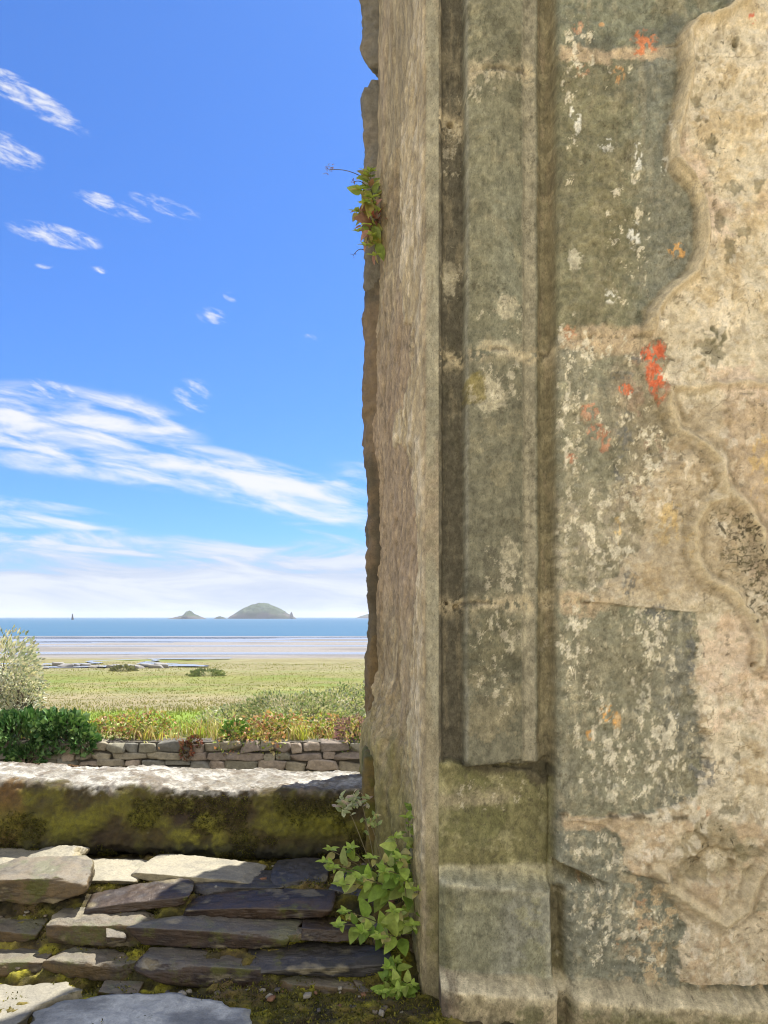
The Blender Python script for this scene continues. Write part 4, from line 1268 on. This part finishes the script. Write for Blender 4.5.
# beacon at sea
bc = tag(empty('sea_beacon', at(72.5, 618.6, 1900)), 'tiny dark navigation beacon standing alone in the open sea', 'beacon')
M_beacon = plain_mat('dark painted beacon', (.03, .03, .035))
v_, f_ = tube([(0, 0, -3), (0, 0, 7)], 3.2, 1.7, 10); obj('tower', mesh_np('tower', v_, f_), M_beacon, bc)
v_, f_ = tube([(0, 0, 7), (0, 0, 7.5), (0, 0, 12), (0, 0, 12.3)], 2.0, 1.0, 8); obj('topmark', mesh_np('topmark', v_, f_), M_beacon, bc)

# ------------------------------------------------------------------ GARDEN WALL
def build_garden_wall():
    root = tag(empty('garden_wall', (-4, 14.2, ground_z(13.9))), 'low dry stone garden wall beyond the window sill', 'wall')
    org = np.array(root.location)
    parts = []; r = np.random.default_rng(4)
    z = CZ - 3.45; zt2 = CZ - 2.37; k = 0; kk = 0; rowh = (.28, .24, .20, .13, .11, .1)
    while z < zt2 - .05:
        h = rowh[min(kk, len(rowh) - 1)] * r.uniform(.9, 1.1); kk += 1
        if z + h > zt2: h = zt2 - z
        if zt2 - z - h < .1: h = zt2 - z
        x = -15 + r.uniform(0, .3)
        while x < 7:
            w = r.uniform(.2, .7) if h < .2 else r.uniform(.26, .62)
            split = h > .2 and r.random() < .28
            for (zz, hh) in ((z, h / 2), (z + h / 2, h / 2)) if split else ((z, h),):
                Wd, Fd = rock((w * 1.0, .3, hh * 1.0), 900 + k, 13, 5, .10, .05, (1.08, 1.4), .8, 36); k += 1
                Wd = Wd @ roty(r.normal(0, .05)).T + np.array([x + w / 2, 14.15 + r.uniform(-.03, .03), zz + hh / 2 + r.normal(0, .012)])
                base = np.array([(.17, .15, .105), (.13, .12, .085), (.19, .155, .115), (.11, .105, .085), (.16, .13, .10), (.15, .13, .09)][r.integers(6)]) * r.uniform(1.05, 1.55)
                nn = fbm(Wd[:, 0] * 8, Wd[:, 1] * 8, Wd[:, 2] * 8, 3, 33)
                C = np.zeros((len(Wd), 3)) + base; C = C * (.75 + .5 * nn)[:, None]
                parts.append((Wd, Fd, C))
            x += w + r.uniform(.0, .016)
        z += h + .006
    V, Fq, C = join_parts(parts)
    obj('stonework', mesh_np('stonework', V - org, Fq, C), M_gwall, root)
    v, f = box_vf(-15, 7, 14.09, 14.5, CZ - 3.5, CZ - 2.36)
    obj('mortar', mesh_np('mortar', v - org, f, None, False), M_mortar, root)


M_gwall = stone_mat('garden wall stone', .9, .6, 14, dots=0.0)
M_mortar = plain_mat('dark joint earth', (.07, .06, .042))
build_garden_wall()

# ------------------------------------------------------------------ FOLIAGE helpers
def leaves(P, D, size, cols, aspect=.6, fold=.25, seed=0):
    """two-quad folded leaves at P pointing along D"""
    n = len(P); r = np.random.default_rng(seed)
    D = D / (np.linalg.norm(D, axis=1, keepdims=True) + 1e-9)
    A = r.normal(0, 1, (n, 3)); A = A - (A * D).sum(1, keepdims=True) * D; A /= (np.linalg.norm(A, axis=1, keepdims=True) + 1e-9)
    B = np.cross(D, A)
    L_ = size[:, None]; w = L_ * aspect * .5
    base = P; tip = P + D * L_; mid = P + D * L_ * .45
    l1 = mid + A * w + B * w * fold; l2 = mid - A * w + B * w * fold
    V = np.stack([base, l1, tip, l2], 1).reshape(-1, 3)
    i = np.arange(n)[:, None] * 4
    Fq = np.concatenate([i + np.array([[0, 1, 2]]), i + np.array([[0, 2, 3]])], 1).reshape(-1, 3)
    return V, Fq, np.repeat(cols, 4, axis=0)


def bush_points(n, c, rad, seed, clump=.35, lo=.55):
    r = np.random.default_rng(seed)
    d = r.normal(0, 1, (n, 3)); d /= np.linalg.norm(d, axis=1, keepdims=True)
    q = fbm(d[:, 0] * 3.1 + seed, d[:, 1] * 3.1, d[:, 2] * 3.1, 4, seed % 20)
    rr = (lo + (1 - lo) * r.random(n) ** .5) * (1 + (q - .5) * clump * 2)
    return np.array(c) + d * np.array(rad) * rr[:, None], d


def pick(cols, n, r, jit=.2):
    cols = np.array(cols); k = r.integers(0, len(cols), n)
    return cols[k] * (1 + r.normal(0, jit, (n, 1))).clip(.4, 1.7)


def branchy(c, base, rad, n, r0, seed):
    r = np.random.default_rng(seed); parts = []
    for _ in range(n):
        d = r.normal(0, 1, 3); d /= np.linalg.norm(d); d[2] = abs(d[2])
        e = np.array(c) + d * np.array(rad) * .85
        b0 = np.array(base) + r.normal(0, .06, 3) * np.array([1, 1, 0])
        t = np.linspace(0, 1, 7)[:, None]
        m = (b0 + e) / 2 + r.normal(0, .12, 3)
        p = (1 - t) ** 2 * b0 + 2 * t * (1 - t) * m + t * t * e
        v, f = tube(p, r0, r0 * .25, 5); parts.append((v, f, np.zeros((len(v), 3)) + .1))
    return join_parts(parts)


M_bush = leaf_mat('bush leaf', .3, .5, .2, 8)
M_silver = leaf_mat('silvery leaf', .2, .6, .15, 8)
M_ivy = leaf_mat('ivy leaf', .12, .32, .2, 8)
M_grass = leaf_mat('grass blade', .35, .6, .2, 3)
M_twig = plain_mat('twig bark', (.12, .09, .06))


def bush(name, label, cat, blobs, n, size, cols, mat, seed, aspect=.6, clump=.35, lo=.55, group=None, nb=14, r0=.02, up=.2):
    r = np.random.default_rng(seed)
    c0 = np.array(blobs[0][0]); base = np.array([c0[0], c0[1], ground_z(c0[1]) if True else 0])
    root = tag(empty(name, tuple(base)), label, cat, group)
    Ps = []; Ds = []; tot = sum(np.prod(b[1]) ** (2 / 3) for b in blobs)
    for i, (c, rad) in enumerate(blobs):
        k = int(n * np.prod(rad) ** (2 / 3) / tot)
        p, d = bush_points(k, c, rad, seed + i, clump, lo); Ps.append(p); Ds.append(d)
    P = np.concatenate(Ps); D = np.concatenate(Ds)
    D = D + r.normal(0, .7, D.shape) + np.array([0, 0, up])
    keep = P[:, 2] > ground_z(P[:, 1]) - .7
    P, D = P[keep], D[keep]
    V, Fq, C = leaves(P, D, size * r.uniform(.6, 1.3, len(P)), pick(cols, len(P), r), aspect, .3, seed)
    obj('foliage', mesh_np('foliage', V - base, Fq, C, False), mat, root)
    bp = [branchy(c, (c[0], c[1], c[2] - rad[2]), rad, nb, r0, seed + 50 + i) for i, (c, rad) in enumerate(blobs)]
    v, f, cc = join_parts(bp)
    obj('branches', mesh_np('branches', v - base, f, cc), M_twig, root)
    return root


def pt(u, v, Y): return tuple(at(u, v, Y))


# silver shrub at the left
bush('silver_shrub', 'silvery grey leaved shrub in sun at the far left edge', 'shrub',
     [(pt(-8, 675, 16.3), (1.0, .8, .95)), (pt(-50, 668, 16.6), (1.0, .8, 1.0)), (pt(20, 692, 16.2), (.48, .5, .55))], 9000, .10,
     [(.54, .54, .44), (.40, .43, .32), (.62, .58, .46), (.27, .31, .20), (.58, .53, .38)], M_silver, 21, .45, .35, .5, nb=20)
# ivy over the wall top
bush('ivy_bush', 'glossy dark green ivy hanging over the left of the garden wall', 'ivy',
     [(pt(20, 736, 14.2), (.62, .42, .44)), (pt(62, 734, 14.25), (.52, .42, .40)), (pt(-30, 734, 14.2), (.7, .42, .46)), (pt(30, 756, 13.95), (.34, .14, .2)), (pt(84, 742, 14.05), (.22, .2, .22)), (pt(8, 724, 14.3), (.4, .3, .2)), (pt(70, 726, 14.3), (.3, .25, .14))], 5200, .125,
     [(.05, .12, .03), (.09, .19, .05), (.03, .08, .022), (.17, .27, .09), (.13, .23, .08)], M_ivy, 22, .85, .4, .55)
# bramble mound behind the wall, right
bush('bramble_mound', 'low grey green bramble mound behind the right of the garden wall', 'shrub',
     [(pt(286, 713, 17.4), (1.2, .9, .44)), (pt(342, 709, 17.8), (1.1, .9, .48)), (pt(236, 719, 17.2), (.8, .8, .32)), (pt(312, 718, 16.6), (1.3, .6, .3)), (pt(400, 704, 18.8), (1.3, .9, .62))], 15000, .085,
     [(.22, .28, .13), (.30, .33, .19), (.38, .38, .26), (.14, .19, .08), (.36, .35, .18), (.44, .42, .32)], M_bush, 23, .5, .5, .5)
bush('pink_shrub', 'small pinkish purple flowering plant on the wall top at right', 'plant',
     [(pt(354, 731, 14.4), (.34, .3, .26)), (pt(385, 732, 14.5), (.4, .3, .28))], 1500, .07, [(.32, .17, .18), (.22, .13, .14), (.40, .26, .25), (.15, .12, .08)], M_bush, 24, .5)
bush('green_tuft', 'small bright green leafy clump on top of the garden wall', 'plant',
     [(pt(235, 732, 14.4), (.22, .2, .20))], 500, .08, [(.09, .2, .03), (.12, .25, .05)], M_bush, 25, .55, nb=6)
bush('red_creeper', 'reddish creeper spilling down the face of the garden wall', 'plant',
     [(pt(186, 750, 13.95), (.10, .08, .16)), (pt(194, 742, 14.0), (.12, .1, .10))], 260, .07, [(.15, .05, .035), (.18, .08, .05), (.14, .11, .04)], M_bush, 26, .7, nb=5)
# two bushes out in the marsh
bush('marsh_bush', 'small rounded olive bush beside the creek in the salt marsh', 'bush', [(pt(123, 671.5, 80), (1.2, 1.0, .55))], 900, .28, [(.16, .17, .10), (.20, .20, .12)], M_bush, 27, .6, nb=8)
bush('marsh_bush', 'low spreading green bush in the marsh below the islands', 'bush', [(pt(207, 674.5, 72), (1.5, 1.0, .4))], 900, .25, [(.14, .18, .08), (.18, .21, .10)], M_bush, 28, .6, nb=8)


# ------------------------------------------------------------------ grasses (stuff)
def blades(P, h, wid, cols, seed, lean=.35):
    n = len(P); r = np.random.default_rng(seed)
    az = r.uniform(0, 2 * math.pi, n); dx = np.stack([np.cos(az), np.sin(az), 0 * az], -1)
    ln = r.normal(0, lean, (n, 2)); tip = P + np.stack([ln[:, 0] * h, ln[:, 1] * h, h], -1)
    mid = P + (tip - P) * np.array([.35, .35, .6])
    w = wid[:, None]
    V = np.stack([P - dx * w, P + dx * w, mid + dx * w * .7, tip, mid - dx * w * .7], 1).reshape(-1, 3)
    i = np.arange(n)[:, None] * 5
    Fq = np.concatenate([i + np.array([[0, 1, 2]]), i + np.array([[0, 2, 4]]), i + np.array([[4, 2, 3]])], 1).reshape(-1, 3)
    return V, Fq, np.repeat(cols, 5, axis=0)


def grass_stuff():
    r = np.random.default_rng(5)
    # wall-top fringe
    n = 9000
    x = r.uniform(-7.5, 2.5, n); y = 14.25 + r.random(n) ** 1.4 * 1.5
    dens = fbm(x * 1.3, y * 1.3, None, 3, 51)
    keep = r.random(n) < sst(.3, .6, dens) * np.where(x < -5.6, .5, 1)
    x, y, dens = x[keep], y[keep], dens[keep]; n = len(x)
    z = np.where(y < 14.5, CZ - 2.36, ground_z(y)) - .02
    h = r.uniform(.12, .36, n) * (.5 + dens)
    pal = [(.30, .33, .06), (.42, .40, .11), (.46, .38, .18), (.18, .26, .04), (.42, .26, .14), (.50, .45, .27)]
    V, Fq, C = blades(np.stack([x, y, z], -1), h, r.uniform(.008, .018, n), pick(pal, n, r), 1, .45)
    tag(obj('wall_top_grass', mesh_np('wall_top_grass', V, Fq, C, False), M_grass), 'yellow green and russet grasses growing along the top of the garden wall', 'grass', None, 'stuff')
    # leafy herbs in the fringe
    n = 13000
    x = r.uniform(-5.8, 2.5, n); y = 13.98 + r.random(n) * 1.0
    cl = fbm(x * 1.8 + 4, y * 1.2, None, 3, 55)
    k = r.random(n) < sst(.42, .62, cl); x, y, cl = x[k], y[k], cl[k]; n = len(x)
    z = CZ - 2.36 + r.random(n) * .40 * (.4 + cl) - .26 * (y < 14.25)
    D = r.normal(0, 1, (n, 3)) + np.array([0, -.5, .4])
    hue = fbm(x * 1.1 + 9, y, None, 2, 57)[:, None]
    C = pick([(.22, .28, .05), (.36, .36, .08), (.44, .28, .15), (.40, .20, .12), (.14, .22, .05), (.46, .40, .2)], n, r)
    V, Fq, C = leaves(np.stack([x, y, z], -1), D, r.uniform(.05, .11, n), C, .6, .3, 3)
    tag(obj('wall_top_herbs', mesh_np('wall_top_herbs', V, Fq, C, False), M_bush), 'low leafy herbs turning yellow and red along the wall top', 'herbs', None, 'stuff')
    # meadow
    n = 60000
    y = 16 + (r.random(n) ** 1.5) * 84; x = r.uniform(-.75, .35, n) * (y + 6)
    d1 = fbm(x / 4, y / 4, None, 3, 61)
    z = ground_z(y) + .0
    n1 = fbm(x / 9, y / 9, None, 4, 101); n2 = fbm(x / 2.2, y / 2.2, None, 4, 102)
    z = z + ((n1 - .5) * .35 + (n2 - .5) * .12) * sst(16, 24, y) - .02
    lawn = (1 - sst(27, 30, y)); dry = sst(29, 32, y) * (1 - sst(46, 54, y))
    h = (1 - .5 * dry) * (.10 + .25 * r.random(n) * d1 * 1.6) * (1 - lawn * .6) * (1 - .55 * sst(36, 60, y))
    C = pick([(.19, .195, .055), (.23, .22, .075), (.16, .18, .045), (.27, .24, .10)], n, r)
    C = mixv(C, pick([(.14, .23, .02), (.19, .29, .03), (.22, .28, .05)], n, r), lawn)
    C = mixv(C, pick([(.30, .23, .16), (.25, .19, .14), (.34, .28, .19)], n, r), dry * .65)
    V, Fq, C = blades(np.stack([x, y, z], -1), h, .012 + .0004 * y, C * .45 + C.mean(0) * .55, 2, .4)
    tag(obj('meadow_grass', mesh_np('meadow_grass', V, Fq, C, False), M_grass), 'sunlit salt meadow grass stretching down to the shore', 'grass', None, 'stuff')


grass_stuff()

# row of dark shore rocks by the creek
r_ = np.random.default_rng(8)
proto = None
for i in range(22):
    u = 2 + i * 7.6 + r_.normal(0, 2.5); Y = 88 + r_.normal(0, 1.6)
    s = r_.uniform(.5, 1.3)
    if proto is None:
        Wd, Fd = rock((1.3, 1.0, .7), 77, 8, 6, .1, .05)
        proto = obj('shore_rock', mesh_np('shore_rock', Wd, Fd, np.zeros((len(Wd), 3)) + np.array([.22, .21, .19])), M_edge)
        o = proto
    else:
        o = proto.copy(); col.objects.link(o)
    o.location = ((u - 384) / F * Y, Y, float(ground_z(Y)) + .12 * s); o.scale = (s, s, s * r_.uniform(.7, 1.1)); o.rotation_euler = (0, 0, r_.uniform(0, 6))
    tag(o, 'small dark rock in the line of rocks along the marsh creek', 'rock', 'dark rocks lining the marsh creek')


# fuzz of moss and crumbs of broken slate lying on the footing, and moss on the sill's shaded face
def fuzz(me_obj, n, lo, hi, pal, seed, keepf, name, parent, label=None):
    me = me_obj.data; r = np.random.default_rng(seed)
    nv = len(me.vertices); co = np.empty(nv * 3, np.float32); me.vertices.foreach_get('co', co); co = co.reshape(-1, 3)
    no = np.empty(nv * 3, np.float32); me.vertices.foreach_get('normal', no); no = no.reshape(-1, 3)
    off = np.array(me_obj.matrix_basis.translation) + (np.array(parent.location) if parent is not me_obj else 0)
    w = co + off
    idx = np.nonzero(keepf(w, no))[0]; idx = idx[r.integers(0, len(idx), n)]
    P = w[idx] + r.normal(0, .003, (n, 3)); D = no[idx] + r.normal(0, .55, (n, 3)); D[:, 1] -= .1
    V, Fq, C = leaves(P, D, r.uniform(lo, hi, n), pick(pal, n, r, .3), .4, .2, seed)
    o = obj(name, mesh_np(name, V - np.array(parent.location), Fq, C, False), M_moss, parent)
    o['kind'] = 'stuff'
    if label: o['label'] = label


M_moss = leaf_mat('moss fibre', .3, .8, .2, 40)
bed_o = [o for o in rub.children if o.name.startswith('moss_bed')][0]
sill_o = bpy.data.objects['window_sill']
MP = [(.10, .095, .012), (.15, .14, .018), (.065, .07, .01), (.19, .17, .03), (.09, .075, .02)]
fuzz(bed_o, 42000, .005, .012, MP, 71, lambda w, n: (w[:, 1] < 2.62) & (w[:, 0] > -1.7) & (w[:, 2] > .12) & (fbm(w[:, 0] * 9, w[:, 1] * 9, w[:, 2] * 9, 4, 91) > .47), 'moss', rub)
fuzz(sill_o, 26000, .004, .009, [(.085, .08, .012), (.12, .115, .015), (.05, .055, .01), (.07, .055, .02)], 72,
     lambda w, n: (w[:, 1] < 2.74) & (w[:, 2] < .60) & (w[:, 0] > -1.6) & (fbm(w[:, 0] * 7, w[:, 1] * 7, w[:, 2] * 7, 4, 92) > .48), 'moss', sill_o)
r_ = np.random.default_rng(15); parts = []
for i in range(150):
    s = r_.uniform(.004, .014); Wd, Fd = rock((s * r_.uniform(1, 2), s * r_.uniform(1, 1.6), s * .7), 700 + i, 5, 5, .15, .05)
    k_ = r_.random()
    if k_ < .45: y = r_.uniform(1.95, 2.12); z = .205
    elif k_ < .8: y = r_.uniform(2.4, 2.6); z = .385
    else: y = r_.uniform(2.13, 2.35); z = float(np.interp(y, [2.13, 2.22, 2.26, 2.33, 2.4], [.235, .272, .31, .35, .376]))
    Wd = Wd @ rotz(r_.uniform(0, 6)).T + np.array([r_.uniform(-1.25, .05), y, z + s * .3])
    parts.append((Wd, Fd, np.zeros((len(Wd), 3)) + np.array([(.16, .13, .09), (.26, .23, .17), (.08, .07, .06), (.20, .10, .05)][r_.integers(4)])))
v_, f_, c_ = join_parts(parts)
o = obj('crumbs', mesh_np('crumbs', v_ - RL, f_, c_), M_edge, rub); o['kind'] = 'stuff'

# ------------------------------------------------------------------ PLANTS ON THE MASONRY
def leaf_blade(L_, w, curl, fold, nl=7):
    """ovate leaf along +X, face up +Z"""
    t = np.linspace(0, 1, nl); s = np.array([-1, -.5, 0, .5, 1])
    T, Sg = np.meshgrid(t, s, indexing='ij')
    wd = np.power(np.clip(np.sin(np.pi * np.power(T, .72)), 0, 1), .75) * (1 - .25 * T)
    x = T * L_; y = Sg * wd * w / 2
    z = -curl * L_ * T ** 2 + np.abs(Sg) * wd * w * fold * .5
    V = np.stack([x, y, z], -1).reshape(-1, 3)
    return V, grid_faces(nl, 5)


def orient(D, up):
    D = D / np.linalg.norm(D); s = np.cross(up, D); s /= (np.linalg.norm(s) + 1e-9); n = np.cross(D, s)
    return np.stack([D, s, n], 1)


def plant(name, label, root_pt, stems, leafL, cols, seed, flower=None, npair=6, start=.3, mat=M_leaf, side=(0, 0, 1), r0=.0022):
    r = np.random.default_rng(seed)
    base = np.array(root_pt)
    root = tag(empty(name, tuple(base)), label, 'plant')
    sp = []; lp = []
    for (b0, tip, k) in stems:
        b0 = np.array(b0); tip = np.array(tip)
        mid = (b0 + tip) / 2 + np.array([0, -.03, .05]) + r.normal(0, .012, 3)
        t = np.linspace(0, 1, 14)[:, None]
        p = (1 - t) ** 2 * b0 + 2 * t * (1 - t) * mid + t * t * tip
        v, f = tube(p, r0, r0 * .5, 5); sp.append((v, f, np.zeros((len(v), 3)) + .1))
        for j in range(k):
            tt = start + (1 - start) * (j + .6) / k
            i = tt * 13; i0 = int(min(i, 12)); q = p[i0] + (p[i0 + 1] - p[i0]) * (i - i0)
            tg = p[min(i0 + 1, 13)] - p[i0]; tg /= np.linalg.norm(tg)
            a0 = r.uniform(0, math.pi)
            for sgn in ((0, 1) if r.random() < .7 else (0,)):
                ax = np.cross(tg, [0, 0, 1.0]); ax /= (np.linalg.norm(ax) + 1e-6); bx = np.cross(tg, ax)
                an = a0 + sgn * math.pi + r.normal(0, .3)
                dr = ax * math.cos(an) + bx * math.sin(an)
                dr = dr * .85 + tg * .5 + np.array([-.05, -.25, -.12])
                up = np.array([-.1, -1.0, .75]) + r.normal(0, .4, 3)
                sz = leafL * (1.1 - .5 * (j / max(k - 1, 1)) ** 2) * r.uniform(.45, 1.2)
                V, Fq = leaf_blade(sz, sz * r.uniform(.55, .72), r.uniform(.05, .35), r.uniform(.1, .35))
                V = V @ orient(dr, up).T + q + dr / np.linalg.norm(dr) * .004
                c = np.array(cols[r.integers(len(cols))]) * r.uniform(.75, 1.25)
                lp.append((V, Fq, np.zeros((len(V), 3)) + c))
        # rosette at the tip
        for j in range(5):
            an = j / 5 * 6.28 + r.uniform(0, 1)
            dr = np.array([math.cos(an), math.sin(an) * .6 - .3, .35])
            sz = leafL * .5 * r.uniform(.7, 1.1)
            V, Fq = leaf_blade(sz, sz * .6, .2, .3)
            V = V @ orient(dr, np.array([0, -.3, 1.0])).T + tip
            lp.append((V, Fq, np.zeros((len(V), 3)) + np.array(cols[0]) * 1.15))
    v, f, c = join_parts(sp); obj('stems', mesh_np('stems', v - base, f, c), M_stem, root)
    v, f, c = join_parts(lp); obj('foliage', mesh_np('foliage', v - base, f, c), mat, root)
    for (fp, rad, n, fc, frm) in (flower or []):
        parts = []
        fp = np.array(fp)
        for _ in range(n):
            d = r.normal(0, 1, 3); d /= np.linalg.norm(d); d[2] = abs(d[2]) * .7 + .1
            V, Fq = leaf_blade(rad * .85, rad * .42, .1, .3, 5)
            V = V @ orient(d + r.normal(0, .2, 3), np.array([0, -.6, 1.0])).T + fp + r.normal(0, rad * .45, 3)
            parts.append((V, Fq, np.zeros((len(V), 3)) + np.array(fc[r.integers(len(fc))])))
        t = np.linspace(0, 1, 8)[:, None]; frm = np.array(frm)
        m = (frm + fp) / 2 + np.array([0, -.01, .02]); p = (1 - t) ** 2 * frm + 2 * t * (1 - t) * m + t * t * fp
        v, f, c = join_parts(parts)
        ho = obj('flower_head', mesh_np('flower_head', v - base, f, c), mat, root)
        v2, f2 = tube(p, r0 * .8, r0 * .5, 5); obj('flower_stalk', mesh_np('flower_stalk', v2 - base, f2), M_stem, root)
    return root


GR = [(.29, .38, .07), (.22, .33, .05), (.35, .42, .10), (.16, .25, .04), (.38, .44, .15), (.40, .36, .14)]
b0 = pt(412, 905, 2.30); b1 = pt(412, 945, 2.24)
stems = [(b0, pt(332, 868, 2.16), 6), (b0, pt(350, 848, 2.2), 5), (b0, pt(372, 858, 2.14), 6), (b0, pt(396, 838, 2.18), 6), (b0, pt(408, 818, 2.2), 5), (b0, pt(418, 826, 2.2), 4),
         (b0, pt(360, 878, 2.1), 6), (b0, pt(385, 872, 2.1), 6), (b1, pt(345, 912, 2.1), 5), (b1, pt(362, 932, 2.06), 6), (b1, pt(380, 938, 2.05), 5), (b1, pt(394, 912, 2.08), 5), (b1, pt(405, 880, 2.12), 5), (b1, pt(412, 925, 2.1), 3), (b0, pt(340, 885, 2.14), 4), (b0, pt(324, 862, 2.16), 4), (b0, pt(330, 850, 2.2), 4), (b0, pt(414, 806, 2.22), 4), (b1, pt(338, 925, 2.06), 4), (b0, pt(400, 858, 2.1), 5), (b1, pt(418, 890, 2.1), 4)]
plant('wall_plant', 'leafy green plant with pale flower heads rooted at the foot of the jamb', pt(412, 950, 2.25), stems, .056, GR, 41,
      flower=[(pt(347, 806, 2.3), .034, 34, [(.42, .44, .28), (.34, .38, .20), (.45, .36, .28)], pt(372, 870, 2.22)),
              (pt(362, 804, 2.32), .03, 20, [(.42, .42, .28), (.30, .36, .16), (.45, .33, .25)], pt(376, 870, 2.22)),
              (pt(371, 824, 2.3), .03, 20, [(.36, .42, .18), (.28, .36, .12), (.5, .42, .22)], pt(384, 868, 2.22))])
c0 = pt(402, 1000, 2.14)
plant('wall_plant', 'smaller bright green plant low down beside the plinth', c0,
      [(c0, pt(388, 968, 2.08), 4), (c0, pt(396, 962, 2.1), 4), (c0, pt(382, 992, 2.03), 4), (c0, pt(398, 990, 2.02), 4), (c0, pt(394, 1012, 2.0), 4), (c0, pt(412, 985, 2.06), 3)], .05, GR[:4], 42)
d0 = pt(378, 225, 2.95)
YG = [(.34, .42, .10), (.42, .44, .13), (.28, .36, .09), (.42, .36, .12), (.40, .22, .16)]
plant('wall_plant', 'yellow green wall plant sprouting from the outer edge high up against the sky', d0,
      [(d0, pt(366, 178, 2.9), 5), (d0, pt(360, 190, 2.85), 5), (d0, pt(370, 172, 2.9), 5), (d0, pt(356, 212, 2.84), 5), (d0, pt(358, 232, 2.84), 5), (d0, pt(366, 246, 2.82), 6), (d0, pt(374, 256, 2.82), 6),
       (d0, pt(364, 203, 2.8), 5), (d0, pt(372, 198, 2.8), 5), (d0, pt(371, 236, 2.8), 5)], .066, YG, 43,
      flower=[(pt(329, 170, 2.88), .022, 16, [(.45, .26, .2), (.4, .3, .22), (.35, .2, .18)], pt(364, 178, 2.9)),
              (pt(353, 183, 2.88), .015, 8, [(.35, .14, .12), (.3, .2, .14)], pt(366, 186, 2.9)),
              (pt(353, 256, 2.86), .012, 5, [(.16, .13, .16)], pt(364, 250, 2.88)),
              (pt(374, 217, 2.84), .03, 18, [(.36, .12, .10), (.30, .14, .12)], pt(377, 222, 2.94))])

# ------------------------------------------------------------------ HAZE
def haze():
    v, f = box_vf(-30000, 30000, -200, 11900, SEA_Z - 9, 75)
    m, nt, N, L = new_mat('sea air')
    o = N.new('ShaderNodeOutputMaterial'); p = N.new('ShaderNodeVolumePrincipled')
    p.inputs['Color'].default_value = (.86, .92, 1.0, 1); p.inputs['Density'].default_value = HAZE_D; p.inputs['Anisotropy'].default_value = 0.2
    L.new(p.outputs[0], o.inputs['Volume'])
    h = obj('haze', mesh_np('haze', v, f, None, False), m); tag(h, kind='stuff')


HAZE_D = 1.0e-4
haze()
